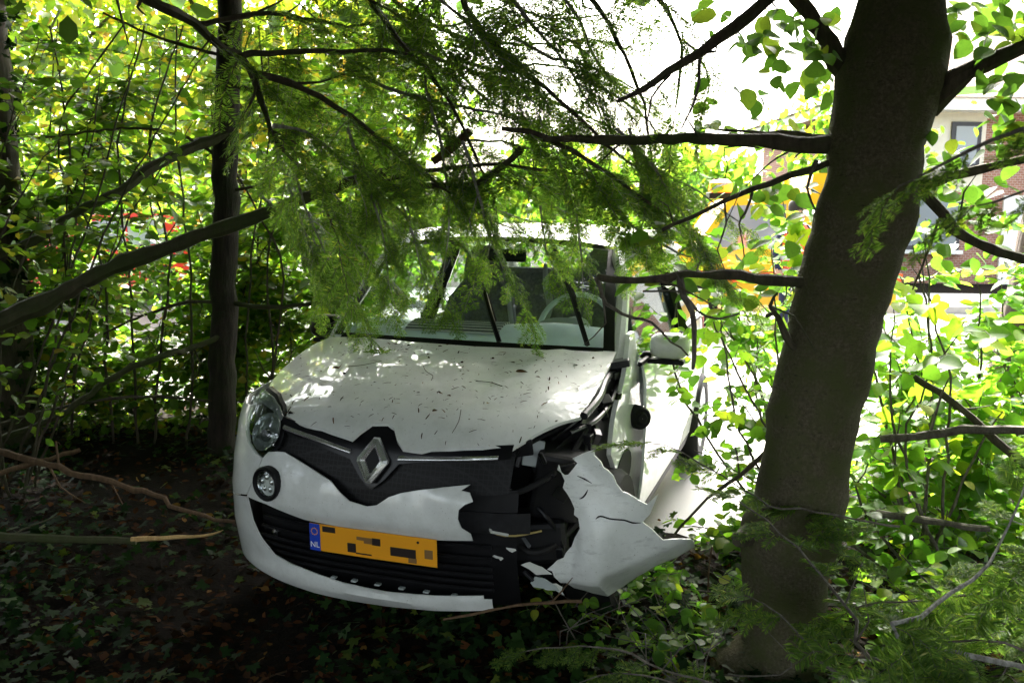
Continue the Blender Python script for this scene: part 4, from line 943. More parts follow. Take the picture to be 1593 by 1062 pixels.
near = conifer('yew_tree', 'overhanging conifer with feathery needle branches drooping across the windscreen', (-2.15, 2.55, 0), (-1.9, 2.5, 6.5), .13)
net = [([(120, -60), (250, 11), (281, 25), (321, 56), (371, 85), (390, 112), (405, 155), (424, 205), (449, 242), (492, 295), (520, 360)], [2.7, 3.4], [.020, .004]),
       ([(371, 85), (420, 84), (467, 78), (530, 82), (598, 78), (660, 95)], [2.95, 3.3], [.012, .005]), ([(390, 115), (436, 124), (474, 140), (523, 165), (573, 202), (617, 239), (654, 264), (700, 300)], [2.97, 3.5], [.013, .005]),
       ([(424, 194), (474, 205), (530, 249), (580, 300), (600, 350)], [3.05, 3.5], [.008, .003]), ([(813, 230), (779, 264), (741, 286), (703, 290), (643, 288), (580, 300)], [3.5, 3.6], [.013, .012]),
       ([(580, 285), (636, 271), (726, 260), (779, 256), (839, 264), (907, 271), (960, 290)], [3.5, 3.6], [.010, .004]), ([(500, -80), (560, -20), (620, 60), (700, 160), (760, 290)], [3.0, 3.6], [.014, .004]),
       ([(640, -80), (700, -30), (760, 60), (850, 140), (940, 220), (1000, 270)], [3.1, 3.5], [.014, .004]), ([(850, -80), (900, -30), (960, 60), (1000, 160), (1015, 260)], [3.2, 3.5], [.012, .004]),
       ([(960, -80), (1020, -10), (1060, 70), (1050, 170)], [3.1, 3.3], [.010, .003]), ([(780, 200), (850, 215), (930, 260), (1000, 310), (1060, 350), (1110, 400)], [3.4, 3.4], [.010, .004]),
       ([(660, 120), (690, 250), (700, 340), (690, 420)], [3.4, 3.7], [.007, .002]), ([(720, 220), (750, 320), (775, 400), (815, 475)], [3.4, 3.8], [.007, .002]), ([(540, 200), (585, 330), (600, 400), (610, 470)], [3.3, 3.7], [.006, .002]),
       ([(870, 250), (895, 340), (905, 400), (906, 440)], [3.5, 3.6], [.005, .002]), ([(450, 240), (490, 360), (540, 450), (575, 525)], [3.4, 4.0], [.006, .002]), ([(610, 240), (640, 350), (660, 440)], [3.5, 3.8], [.006, .002]),
       ([(420, 200), (460, 320), (500, 420), (530, 470)], [3.5, 3.9], [.006, .002]), ([(300, 40), (420, 20), (540, 40), (640, 20)], [3.2, 3.6], [.010, .004]), ([(560, 120), (650, 150), (740, 170), (830, 190)], [3.3, 3.7], [.008, .003]),
       ([(560, -60), (640, 20), (730, 60), (830, 70), (920, 60)], [3.3, 3.8], [.010, .003]), ([(600, 60), (700, 100), (800, 130), (890, 170), (950, 200)], [3.4, 3.9], [.009, .003]), ([(700, -60), (780, 0), (870, 30), (950, 20)], [3.2, 3.7], [.008, .003]),
       ([(620, 180), (700, 215), (780, 220), (860, 240)], [3.6, 4.0], [.008, .003]), ([(640, 250), (700, 300), (760, 340), (830, 370)], [3.7, 4.1], [.008, .003]), ([(820, 200), (870, 280), (890, 350)], [3.6, 3.9], [.006, .002]), ([(560, 280), (620, 330), (690, 360), (740, 390)], [3.8, 4.2], [.007, .002]),
       ([(760, 40), (800, 140), (830, 240), (820, 320)], [3.4, 3.8], [.006, .002]), ([(900, 60), (920, 140), (950, 230), (940, 300)], [3.4, 3.7], [.006, .002]), ([(930, 260), (980, 280), (1050, 290)], [3.5, 3.7], [.006, .002]),
       ([(640, -40), (720, 30), (780, 90), (830, 160)], [3.0, 3.4], [.008, .003]), ([(760, -50), (820, 30), (880, 100), (920, 170)], [3.1, 3.5], [.008, .003]), ([(850, -40), (900, 30), (930, 100), (980, 150)], [3.2, 3.5], [.007, .003]), ([(660, 40), (730, 130), (800, 180), (870, 190)], [3.5, 3.9], [.008, .003]), ([(580, 20), (680, 40), (760, 20), (850, -20)], [3.5, 3.9], [.008, .003]),
       ([(900, 120), (960, 150), (1010, 190), (1040, 240)], [3.4, 3.7], [.007, .003]), ([(700, 90), (780, 110), (850, 100), (940, 120)], [3.6, 4.0], [.008, .003]),
       ([(620, 300), (650, 380), (680, 440), (700, 480)], [3.8, 4.1], [.006, .002]), ([(540, 320), (570, 400), (620, 450), (650, 480)], [3.8, 4.2], [.006, .002]), ([(740, 300), (760, 380), (740, 430)], [3.8, 4.1], [.005, .002]), ([(840, 320), (850, 390), (870, 430)], [3.8, 4.1], [.005, .002]),
       ([(600, 240), (660, 300), (700, 340), (760, 360)], [3.9, 4.3], [.006, .002]), ([(700, 270), (760, 320), (830, 345), (900, 350)], [3.9, 4.4], [.006, .002]), ([(820, 300), (880, 330), (950, 350), (990, 380)], [3.9, 4.3], [.006, .002]), ([(520, 300), (560, 380), (560, 440), (530, 490)], [3.9, 4.3], [.006, .002]), ([(480, 330), (500, 420), (500, 480)], [4.0, 4.4], [.006, .002]),
       ([(960, 200), (1020, 260), (1090, 300), (1150, 345)], [3.4, 3.5], [.006, .002]), ([(900, 250), (960, 330), (1030, 380), (1075, 400)], [3.5, 3.6], [.008, .003]), ([(1010, 250), (1060, 330), (1110, 420), (1150, 455)], [3.3, 3.4], [.006, .002]),
       ([(980, 200), (1000, 290), (1000, 350), (985, 400)], [3.4, 3.6], [.006, .002]), ([(1060, 60), (1100, 110), (1090, 190)], [3.2, 3.3], [.005, .002]),
       ([(800, 60), (860, 90), (930, 110), (990, 140)], [3.3, 3.6], [.007, .003]), ([(400, 300), (450, 340), (520, 330), (600, 350)], [3.9, 4.2], [.008, .003])]
for i, (px, dp, rr) in enumerate(net):
    pth = limb(near, px, dp, rr, DARKBARK if rr[0] > .009 else LICHEN, n=6)
    hang = rr[0] < .0075
    clothe(near, pth, .062 if not hang else .05, (.18, .34) if not hang else (.13, .25), .32, 1.15 if not hang else .7, .08 if i else .3)
limb(near, [(732, 205), (705, 228), (673, 252)], 3.55, [.019, .016], BROWNWOOD, 'broken_stub')
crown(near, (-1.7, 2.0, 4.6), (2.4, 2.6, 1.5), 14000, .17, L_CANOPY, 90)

rn = conifer('yew_tree', 'young conifer on the right with feathery green sprays crossing the leaning trunk', (2.05, 1.9, 0), (2.2, 1.8, 4.5), .06)
for px, dp, rr, ev, sz in [([(1620, 1100), (1351, 1022), (1330, 969), (1293, 914), (1264, 876), (1217, 827), (1147, 777)], [2.2, 2.8], [.008, .003], .05, (.10, .2)),
    ([(1700, 1060), (1392, 990), (1430, 960), (1482, 920), (1537, 876), (1572, 809), (1600, 740)], [2.1, 2.4], [.010, .004], .05, (.12, .22)), ([(1400, 1100), (1287, 1039), (1261, 1007), (1217, 960), (1170, 930)], [2.3, 2.7], [.006, .003], .05, (.10, .2)),
    ([(1700, 930), (1593, 905), (1500, 925), (1400, 935), (1330, 945)], [2.3, 2.7], [.007, .003], .055, (.12, .24)),
    ([(1650, 1040), (1560, 1000), (1480, 1000), (1410, 1040)], [2.1, 2.3], [.006, .003], .05, (.12, .22)), ([(1400, 820), (1300, 800), (1220, 790), (1180, 772), (1120, 740), (1060, 705), (1015, 690)], [2.9, 2.95], [.006, .002], .04, (.09, .16)),
    ([(1250, 1100), (1110, 1062), (1030, 1040), (960, 1010), (880, 1005), (820, 1012)], [2.75, 2.85], [.006, .003], .05, (.08, .15)), ([(1120, 1090), (1000, 1050), (930, 1050), (880, 1075)], [2.7, 2.8], [.004, .002], .05, (.07, .13)),
    ([(1720, 170), (1593, 205), (1500, 235), (1420, 280), (1390, 300)], [1.4, 1.6], [.006, .002], .045, (.07, .13)), ([(1720, 250), (1593, 300), (1520, 320)], [1.4, 1.5], [.004, .002], .04, (.07, .12)), ([(1680, 880), (1600, 860), (1540, 900), (1500, 960)], [2.3, 2.5], [.005, .002], .05, (.10, .2)),
    ([(1640, 1000), (1540, 960), (1450, 955), (1380, 900)], [2.5, 2.7], [.005, .002], .05, (.10, .2))]:
    pth = limb(rn, px, dp, [q*.75 for q in rr], TWIG if rr[0] < .009 else LICHEN, n=6); clothe(rn, pth, ev*1.45, (sz[0]*1.35, sz[1]*1.25), .2, .9, .08, 1.0, BROAD)
crown(rn, (2.6, 1.0, 3.8), (1.4, 1.4, 1.2), 2500, .13, L_CANOPY, 25)

# --- ivy-clad trunk at the left edge, furrowed trunk at the right edge -----------
b1 = at(8, 655, 6.1); b1.z = 0
old = conifer('old_tree', 'thick dark ivy-clad trunk at the left edge of the wood', b1, b1+Vector((-.1, .1, 7)), .20)
r = np.random.default_rng(3); n = 500; a = r.uniform(0, 2*np.pi, n); z = r.uniform(.1, 3.2, n)
P = np.stack([.22*np.cos(a), .22*np.sin(a), z], 1); V, F = cloud(P, unit(r.normal(size=(n, 3))+[0, 0, -1]), unit(np.stack([np.cos(a), np.sin(a), .3+0*a], 1)+.4*r.normal(size=(n, 3))), .07*(.6+.7*r.random(n)), LB_V, LB_F)
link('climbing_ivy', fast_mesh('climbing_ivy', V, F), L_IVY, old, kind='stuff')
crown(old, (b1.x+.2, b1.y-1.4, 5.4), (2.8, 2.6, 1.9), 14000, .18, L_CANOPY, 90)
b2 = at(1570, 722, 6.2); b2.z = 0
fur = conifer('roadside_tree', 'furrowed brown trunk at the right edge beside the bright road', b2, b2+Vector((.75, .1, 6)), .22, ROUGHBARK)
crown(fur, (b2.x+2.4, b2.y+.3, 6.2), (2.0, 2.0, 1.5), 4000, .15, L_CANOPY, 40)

# --- shrubs ------------------------------------------------------------------------
def tipset(lst, dp): return [at(x, y, random.uniform(*dp)) for x, y in lst]
G1 = 'leafy shrubs between the wood and the road'
shrub('hazel_bush', 'leafy green bush at far left, between the ivy trunk and slim trunk', 'bush', (-3.6, 6.9, 0), tipset([(20, 100), (90, 30), (150, 150), (60, 300), (180, 260), (120, 420), (220, 380), (40, 480), (200, 120), (250, 500)], (6.0, 7.2)), LEAF_HEDGE, .095, L_HEDGE, DARKBARK, 560, 10, (.25, .65), 300, .013)
shrub('hazel_bush', 'dense green bush directly behind the slim conifer trunk', 'bush', (-2.3, 7.1, 0), tipset([(260, 40), (330, 120), (300, 300), (400, 220), (380, 400), (440, 330), (280, 440), (420, 480), (330, 520), (460, 140)], (6.2, 7.3)), LEAF_HEDGE, .09, L_HEDGE, DARKBARK, 560, 10, (.25, .6), 300, .013)
shrub('hazel_bush', 'green bush between the slim trunk and the car roof', 'bush', (-1.35, 7.0, 0), tipset([(470, 60), (540, 150), (500, 280), (600, 220), (560, 360), (640, 120), (480, 420), (680, 300), (600, 40)], (6.2, 7.2)), LEAF_HEDGE, .085, L_HEDGE, DARKBARK, 420, 10, (.25, .6), 300, .012)
shrub('hazel_bush', 'bush hanging lighter leaves high at the left, before the bright trees', 'bush', (-2.9, 5.0, 0), tipset([(60, 60), (160, 90), (100, 200), (220, 40), (20, 180), (330, 60), (300, 190), (200, 300), (60, 330)], (4.6, 5.2)), LEAF_HEDGE, .07, L_HEDGE, DARKBARK, 110, 8, (.2, .5), 300, .009)
shrub('undergrowth_bush', 'low dark undergrowth at the wood edge left of the slim trunk', 'bush', (-2.9, 6.6, 0), tipset([(40, 560), (100, 600), (160, 560), (220, 600), (280, 570), (310, 620), (60, 650), (200, 650), (130, 520), (260, 520)], (6.2, 6.9)), LEAF_HEDGE, .07, L_HEDGE, DARKBARK, 190, 8, (.15, .45), 300, .008)
shrub('undergrowth_bush', 'low dark undergrowth between the slim trunk and headlight', 'bush', (-1.75, 6.5, 0), tipset([(380, 560), (420, 600), (460, 540), (400, 640), (470, 480), (360, 620), (440, 460)], (6.1, 6.8)), LEAF_HEDGE, .07, L_HEDGE, DARKBARK, 130, 8, (.15, .4), 300, .008)
shrub('snowberry_bush', 'thin round-leaved shrub between the torn bumper and leaning trunk', 'bush', (1.35, 4.25, 0), tipset([(1120, 430), (1180, 520), (1130, 600), (1220, 640), (1080, 700), (1160, 780), (1090, 360), (1200, 380), (1060, 820), (1120, 860)], (3.9, 4.5)), LEAF_SHRUB, .066, L_SHRUB, TWIG, 150, 8, (.12, .3), 300, .008)
shrub('snowberry_bush', 'bright round-leaved shrub just right of the leaning trunk', 'bush', (2.15, 4.3, 0), tipset([(1400, 430), (1450, 520), (1380, 600), (1430, 700), (1500, 620), (1370, 760), (1480, 780), (1400, 860), (1540, 720), (1350, 880), (1440, 340), (1520, 440)], (3.8, 4.7)), LEAF_SHRUB, .085, L_SHRUB, TWIG, 270, 8, (.15, .4), 300, .009)
shrub('snowberry_bush', 'round-leaved shrub at the right frame edge before the furrowed trunk', 'bush', (2.9, 4.4, 0), tipset([(1540, 520), (1593, 600), (1560, 420), (1593, 340), (1570, 760), (1520, 840), (1593, 860), (1470, 880), (1500, 960)], (3.9, 4.8)), LEAF_SHRUB, .09, L_SHRUB, TWIG, 230, 8, (.15, .4), 300, .009)
shrub('snowberry_bush', 'leafy shrub at the road edge behind the car mirror', 'bush', (1.75, 5.2, 0), tipset([(1040, 330), (1250, 320), (1215, 285), (1090, 340), (1130, 430), (1210, 430), (1060, 400), (1260, 390), (1180, 480), (1100, 480)], (4.9, 5.5)), LEAF_SHRUB, .075, L_SHRUB, TWIG, 120, 8, (.15, .4), 300, .009)
shrub('snowberry_bush', 'near shrub with broad bright leaves crowding the right edge of the leaning trunk', 'bush', (1.85, 3.75, 0), tipset([(1390, 480), (1420, 380), (1460, 560), (1400, 640), (1350, 720), (1440, 760), (1500, 500), (1370, 820), (1480, 860), (1420, 920)], (3.5, 3.9)), LEAF_SHRUB, .08, L_SHRUB, TWIG, 75, 6, (.12, .35), 300, .008)
shrub('bramble', 'low leafy bramble right of the trunk foot', 'bush', (1.75, 3.35, 0), tipset([(1330, 900), (1400, 860), (1460, 900), (1520, 880), (1380, 960), (1450, 1000), (1560, 960), (1330, 1020), (1500, 1030)], (3.0, 3.5)), LEAF_SHRUB, .055, L_SHRUB, TWIG, 110, 7, (.12, .3), 300, .006)
shrub('bramble', 'low leafy bramble between the torn bumper and trunk foot', 'bush', (.72, 3.45, 0), tipset([(960, 900), (1000, 930), (1060, 890), (1100, 930), (1040, 980), (1120, 980), (980, 1000)], (3.3, 3.8)), LEAF_SHRUB, .05, L_SHRUB, TWIG, 75, 6, (.08, .2), 300, .005)
mp = thing('maple_sapling', 'sapling with large lobed yellow-green leaves around the leaning trunk', 'sapling', (1.75, 3.75, 0))
for px in ([(1420, 980), (1400, 760), (1330, 480), (1255, 350)], [(1420, 980), (1440, 780), (1450, 560), (1430, 420)], [(1420, 980), (1470, 820), (1520, 700), (1560, 640)], [(1400, 900), (1300, 820), (1180, 640), (1110, 500)]): limb(mp, px, 3.75, [.009, .003], TWIG, 'stem', 6)
for x, y, s_ in [(1250, 350, .19), (1235, 345, .10), (1255, 395, .16), (1225, 400, .13), (1440, 470, .18), (1425, 520, .20), (1450, 545, .22), (1470, 500, .15), (1410, 440, .14), (1430, 590, .15), (1520, 360, .17), (1480, 345, .14), (1110, 512, .12), (1085, 508, .11), (1160, 545, .09), (1390, 640, .14), (1400, 820, .13), (1365, 860, .12), (1150, 640, .11)]:
    put('leaf', LEAF_LOBED, mp, at(x, y, 3.7), (random.gauss(0, .5), random.gauss(-.3, .3), -.5), (random.gauss(0, .4), -.9+random.gauss(0, .3), .7), s_*.68)
for px, rr in [([(1368, 682), (1420, 678), (1468, 674), (1540, 668), (1620, 668)], .015), ([(1461, 612), (1500, 640), (1530, 668), (1593, 721), (1640, 760)], .015)]:
    pass
# bare fallen or snapped branches --------------------------------------------------------
def stick(label, px, depth, rad, mat, name='fallen_branch', wob=.004):
    p0 = at(*px[len(px)//2], depth if not hasattr(depth, '__len__') else depth[0]); t = thing(name, label, 'branch', (p0.x, p0.y, 0))
    limb(t, px, depth, rad, mat, 'branch_wood', 9, wob); return t
stick('thick mossy snapped limb sloping up from left edge to the conifers', [(-40, 520), (0, 500), (62, 475), (156, 425), (243, 392), (301, 369), (377, 346), (452, 316), (540, 285), (640, 258)], [4.1, 4.6], [.050, .024], MOSSY, 'snapped_limb')
t = stick('straight low branch at left ending in a pale splintered tip', [(-40, 833), (0, 834), (100, 838), (212, 841)], [3.9, 3.9], [.020, .017], MOSSY, 'splintered_branch', .001)
limb(t, [(205, 839), (250, 836), (300, 834), (330, 831), (347, 824)], 3.89, [.012, .011, .008, .006, .002], SPLINT, 'splinter', 5, .001)
limb(t, [(212, 838), (240, 836), (280, 837)], 3.885, [.012, .008, .002], SPLINT, 'splinter', 4, .001)
stick('brown branch curving down from left edge toward the bumper', [(-40, 695), (0, 702), (50, 715), (125, 737), (237, 768), (280, 793), (365, 811)], [4.6, 4.1], [.021, .008], BROWNWOOD)
stick('short brown stick crossing over another branch at left', [(-40, 745), (0, 737), (62, 718), (125, 699)], [4.6, 4.9], [.018, .012], BROWNWOOD)
stick('smooth grey branch jutting right from behind the leaning trunk', [(1368, 681), (1420, 679), (1468, 674), (1500, 667), (1540, 668), (1640, 668)], [3.5, 3.3], [.015, .017], TWIG, 'bare_branch', .002)
stick('dark branch slanting down to the lower right corner of the shrub', [(1420, 585), (1461, 612), (1500, 640), (1530, 668), (1593, 721), (1650, 770)], [3.6, 3.4], [.012, .018], DARKBARK, 'bare_branch', .002)
stick('grey sawn branch low behind the leaning trunk', [(1360, 797), (1371, 799), (1436, 808), (1499, 818), (1540, 822)], [3.6, 3.5], [.018, .012], TWIG, 'bare_branch', .002)
stick('pale thin branch with a knob beside the trunk foot', [(1285, 936), (1330, 940), (1370, 934), (1411, 933), (1470, 936)], [3.4, 3.3], [.012, .010], LICHEN, 'bare_branch', .002)
stick('slanting dark twig left of the leaning trunk, above the bright road', [(1190, 705), (1150, 740), (1100, 775), (1050, 830)], [3.4, 3.6], [.010, .005], DARKBARK, 'bare_branch', .002)
stick('thin brown twig lying under the torn bumper lip', [(690, 962), (760, 950), (830, 938), (905, 935)], [3.05, 3.1], [.004, .007], BROWNWOOD, 'twig', .002)
stick('thin forked twig on the dark ground below the bumper', [(400, 1062), (430, 1046), (470, 1044), (530, 1040)], [3.0, 3.1], [.004, .003], BROWNWOOD, 'twig', .002)
stick('upright dry stem with a red leaf left of the trunk', [(1100, 980), (1104, 920), (1102, 880), (1108, 850)], [3.5, 3.5], [.004, .003], BROWNWOOD, 'dry_stem', .002)
for k in (1, 3, 4, 6, 8, 9, 10, 13):   # thin upright saplings at the wood's edge
    x_ = [60, 110, 150, 215, 240, 268, 290, 310, 392, 405, 430, 452, 380, 180][k]
    y0 = at(x_, 690, 6.2); y0.z = 0
    t = thing('sapling_stem', 'thin bare upright stem at the wood edge, '+{1: 'leftmost of them all', 13: 'second from the left', 3: 'third from the left', 4: 'in the bright gap, fourth from the left', 6: 'nearest on the left of the slim trunk', 8: 'nearest on the right of the slim trunk', 9: 'second to the right of the slim trunk', 10: 'rightmost, closest to the car'}[k], 'stem', y0, group='thin upright stems')
    limb(t, [(x_, 700), (x_+random.gauss(0, 8), 560), (x_+random.gauss(0, 16), 400), (x_+random.gauss(0, 32), 220), (x_+random.gauss(0, 50), 40)], [6.2, 5.9], [.010, .005], DARKBARK, 'stem', 5, .006, .12)

# --- ground cover ------------------------------------------------------------------
def floor_pts(n, y0, y1, wide=.72, seed=1):
    r = np.random.default_rng(seed); y = y0+(y1-y0)*r.random(n)**1.3; x = (r.random(n)*2-1)*wide*(y+.3)
    ok = y < edge_y(x)+.12*r.normal(size=n); return np.stack([x[ok], y[ok], gz(x[ok], y[ok])], 1), r
P, r = floor_pts(14000, 2.2, 8.5, seed=1); n = len(P); P[:, 2] += .008+.035*r.random(n)
V, F = cloud(P, unit(r.normal(size=(n, 3))*[1, 1, .25]), unit(r.normal(size=(n, 3))*.45+[0, 0, 1]), .042*(.5+.9*r.random(n)), OV_V, OV_F)
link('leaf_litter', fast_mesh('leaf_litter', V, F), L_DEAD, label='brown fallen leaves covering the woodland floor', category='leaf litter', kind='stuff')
P, r = floor_pts(17000, 2.2, 8.0, seed=2); 
dens = np.sin(2.3*P[:, 0]+1)*np.cos(1.9*P[:, 1])+.6*np.sin(5*P[:, 0]+3*P[:, 1]); keep = dens+r.normal(size=len(P))*.6 > -.35; P = P[keep]; n = len(P); P[:, 2] += .03+.07*r.random(n)
V, F = cloud(P, unit(r.normal(size=(n, 3))*[1, 1, .2]+[0, -.5, -.1]), unit(r.normal(size=(n, 3))*.4+[0, -.1, 1]), .048*(.45+.95*r.random(n)), LB_V, LB_F)
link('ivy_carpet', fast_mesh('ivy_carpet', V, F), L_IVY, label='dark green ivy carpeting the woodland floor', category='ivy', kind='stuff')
# taller leafy seedlings in the lit strip between bumper and trunk
LEAF_LOW = LEAF_SHRUB[:2]
for k, (x, y, lab) in enumerate([(960, 960, 'low green seedling under the torn bumper tip'), (1040, 930, 'low leafy seedling between torn bumper and trunk'), (1100, 960, 'low leafy seedling touching the trunk foot'), (1010, 1030, 'low seedling at the bottom edge beneath the bumper'), (1090, 1040, 'bright seedling at the bottom edge left of trunk'), (930, 1000, 'shaded seedling below the bumper corner')]):
    q = at(x, y+25, 3.2); d_ = (CAMP-q); q = CAMP-d_*(CAM_Z/d_.z) ; q.z = 0
    shrub('seedling', lab, 'plant', q, [q+Vector((random.gauss(0, .10), random.gauss(0, .10), .16+.10*random.random())) for _ in range(5)], LEAF_LOW, .05, L_SHRUB, TWIG, 9, 4, (.05, .14), 300, .004, 'low seedlings in the lit strip')
for k, (x, y, s_, rot, mt) in enumerate([(775, 0, 0, 0, 0)]): pass

# --- bits lying on the hood ---------------------------------------------------------
CM = Matrix.Translation(car.location) @ Matrix.Rotation(CAR_YAW, 4, 'Z')
def on_hood(u, v, h=.004): return CM @ (HS(u, v)+Vector((0, 0, h)))
r = np.random.default_rng(9); P = []; D = []; NN = []
while len(P) < 420:
    u, v = r.uniform(-.66, .68), r.uniform(.06, .90)
    if not inside((u, v), hood_poly): continue
    P.append(tuple(on_hood(u, v, .003))); a = r.uniform(0, 6.3); q = on_hood(u+.01*math.cos(a), v+.01*math.sin(a), .003); D.append(tuple(q-Vector(P[-1]))); NN.append((0, -.2, 1))
S = .009+.028*r.random(len(P))**3
V, F = cloud(np.array(P), np.array(D), np.array(NN), S, [(-.07, 0, 0), (.07, 0, 0), (.10, .5, .05), (.03, 1, 0), (-.05, 1, 0), (-.06, .5, .05)], [(0, 1, 2, 5), (5, 2, 3, 4)])
link('needle_debris', fast_mesh('needle_debris', V, F), L_DEAD, label='fine brown needles scattered over the white hood', category='debris', kind='stuff')
P = []; D = []
while len(P) < 70:
    u, v = r.normal(.05, .4), r.beta(2.2, 1.2)*.9
    if not inside((u, v), hood_poly): continue
    P.append(tuple(on_hood(u, v, .004))); a = r.uniform(0, 6.3); D.append((math.cos(a), math.sin(a), .1*r.normal()))
V, F = cloud(np.array(P), np.array(D), unit(r.normal(size=(len(P), 3))*.35+[0, -.2, 1]), .008+.014*r.random(len(P)), OV_V, OV_F)
link('leaf_crumbs', fast_mesh('leaf_crumbs', V, F), L_DEAD, label='small crumbs of brown leaf lying on the white hood', category='debris', kind='stuff')
LEAF_DEAD = nice_leaf('dead_leaf', .28); LEAF_DEAD.materials.append(L_DEAD)
hoodpx = {'curled brown leaf on the hood behind the crushed corner': (.37, .56, .05), 'small brown leaf on the hood near its rear right edge': (.33, .66, .035), 'tiny dark brown leaf in the middle of the hood front': (.18, .20, .028), 'olive leaf on the hood near the left headlight': (-.44, .50, .04), 'dark leaf cluster on the hood below the windscreen': (-.27, .78, .035), 'brown leaf on the hood beside the dark leaf cluster': (-.20, .78, .025)}
for k, (lab, (u, v, s_)) in enumerate(hoodpx.items()):
    o = link('fallen_leaf', LEAF_DEAD.copy(), None); tag(o, lab, 'leaf', 'fallen leaves on the hood'); o.matrix_world = frame(on_hood(u, v, .007), (math.cos(k*2.1), math.sin(k*2.1), .1), (.2, -.3, 1), s_)
for (lab, pts) in [('curved bare twig on the hood centre', [(-.04, .56), (.0, .50), (.05, .46), (.06, .42)]), ('thin straight twig near the hood front right', [(.27, .22), (.285, .16), (.28, .11)]), ('thin twig on the hood behind the olive leaf', [(-.36, .50), (-.30, .53), (-.24, .575)]), ('thin twig on the hood right of centre', [(.24, .45), (.30, .455), (.36, .43)])]:
    p_, r_ = smooth_path([on_hood(u, v, .004) for u, v in pts], .0012, .02); tag(MB().tube(p_, r_, 5).build('twig', DARKBARK), lab, 'twig')
tf = thing('moss_tuft', 'tuft of green moss and needles on the hood below windscreen', 'moss', on_hood(-.30, .66))
r = np.random.default_rng(4); n = 160; P = np.stack([r.normal(0, .03, n), r.normal(0, .02, n), .004+.012*r.random(n)], 1)
V, F = cloud(P, unit(r.normal(size=(n, 3))*[1, 1, .4]+[0, 0, .2]), rand_dirs(n), .022*(.5+r.random(n)), [(-.06, 0, 0), (.06, 0, 0), (.05, 1, 0), (-.05, 1, 0)], [(0, 1, 2, 3)])
link('moss', fast_mesh('moss', V, F), L_NEEDLE, tf)

# ================================================================== ACROSS THE ROAD
def wbox(mb, x0, x1, y0, y1, z0, z1): return mb.box(((x0+x1)/2, (y0+y1)/2, (z0+z1)/2), (x1-x0, y1-y0, z1-z0))
M, nt, p = newmat('brick')
tc = nt.nodes.new('ShaderNodeTexCoord'); mpn = nt.nodes.new('ShaderNodeMapping'); mpn.inputs['Rotation'].default_value = (RAD(90), 0, 0); nt.links.new(tc.outputs['Object'], mpn.inputs[0])
bk = nt.nodes.new('ShaderNodeTexBrick'); nt.links.new(mpn.outputs[0], bk.inputs['Vector']); bk.inputs['Scale'].default_value = 4.4; bk.inputs['Mortar Size'].default_value = .02
bk.inputs['Color1'].default_value = (.22, .09, .06, 1); bk.inputs['Color2'].default_value = (.30, .14, .09, 1); bk.inputs['Mortar'].default_value = (.38, .35, .31, 1)
nt.links.new(bk.outputs['Color'], p.inputs['Base Color']); p.inputs['Roughness'].default_value = .85; BRICK = M
CREAM = plain('cream_render', (.62, .58, .48), .7, var=.06); TRIM = plain('white_trim', (.78, .77, .74), .5, var=.04); TILE = plain('roof_tile', (.20, .12, .09), .7, var=.25, scale=3)
DKFRAME = plain('dark_window_frame', (.03, .03, .035), .5); WGLASS = plain('window_glass', (.25, .28, .3), .06, spec=.8)
hs_ = thing('brick_house', 'brick house with white eaves and dark-framed window beyond the right trunk', 'house', (11, 22, 0))
H0 = Vector((11, 22, 0))
def hbox(name, x0, x1, y0, y1, z0, z1, mat, parent=hs_): mb = MB(); wbox(mb, x0-H0.x, x1-H0.x, y0-H0.y, y1-H0.y, z0, z1); return mb.build(name, mat, parent, False)
hbox('wall', 8.0, 19, 22, 30, 0, 4.0, BRICK)
hbox('rendered_bay', 9.4, 11.05, 21.96, 22.0, 2.2, 4.0, CREAM)
hbox('eaves', 7.6, 19.4, 21.4, 30.6, 4.0, 4.28, TRIM)
V = [(7.5, 21.3, 4.28), (19.5, 21.3, 4.28), (19.5, 30.7, 4.28), (7.5, 30.7, 4.28), (11, 26, 7.4), (16, 26, 7.4)]
rf = MB().add([Vector(q)-H0 for q in V], [(0, 1, 5, 4), (2, 3, 4, 5), (1, 2, 5), (3, 0, 4), (3, 2, 1, 0)]).build('roof', TILE, hs_, False)
for x0, x1, z0, z1 in ((10.22, 10.92, 2.72, 3.78), (13.2, 14.4, 2.6, 3.7), (16, 17.2, 2.6, 3.7), (13.2, 14.6, .9, 2.1), (9.2, 10.6, .8, 2.1)):
    wf = hbox('window', x0, x1, 21.90, 21.958, z0, z1, DKFRAME)
    hbox('pane', x0+.1, x1-.1, 21.885, 21.897, z0+.1, z1-.1, WGLASS, wf); hbox('sill', x0-.06, x1+.06, 21.80, 21.955, z0-.09, z0-.002, TRIM, wf)
hbox('door', 11.6, 12.6, 21.93, 21.998, 0, 2.1, TRIM)

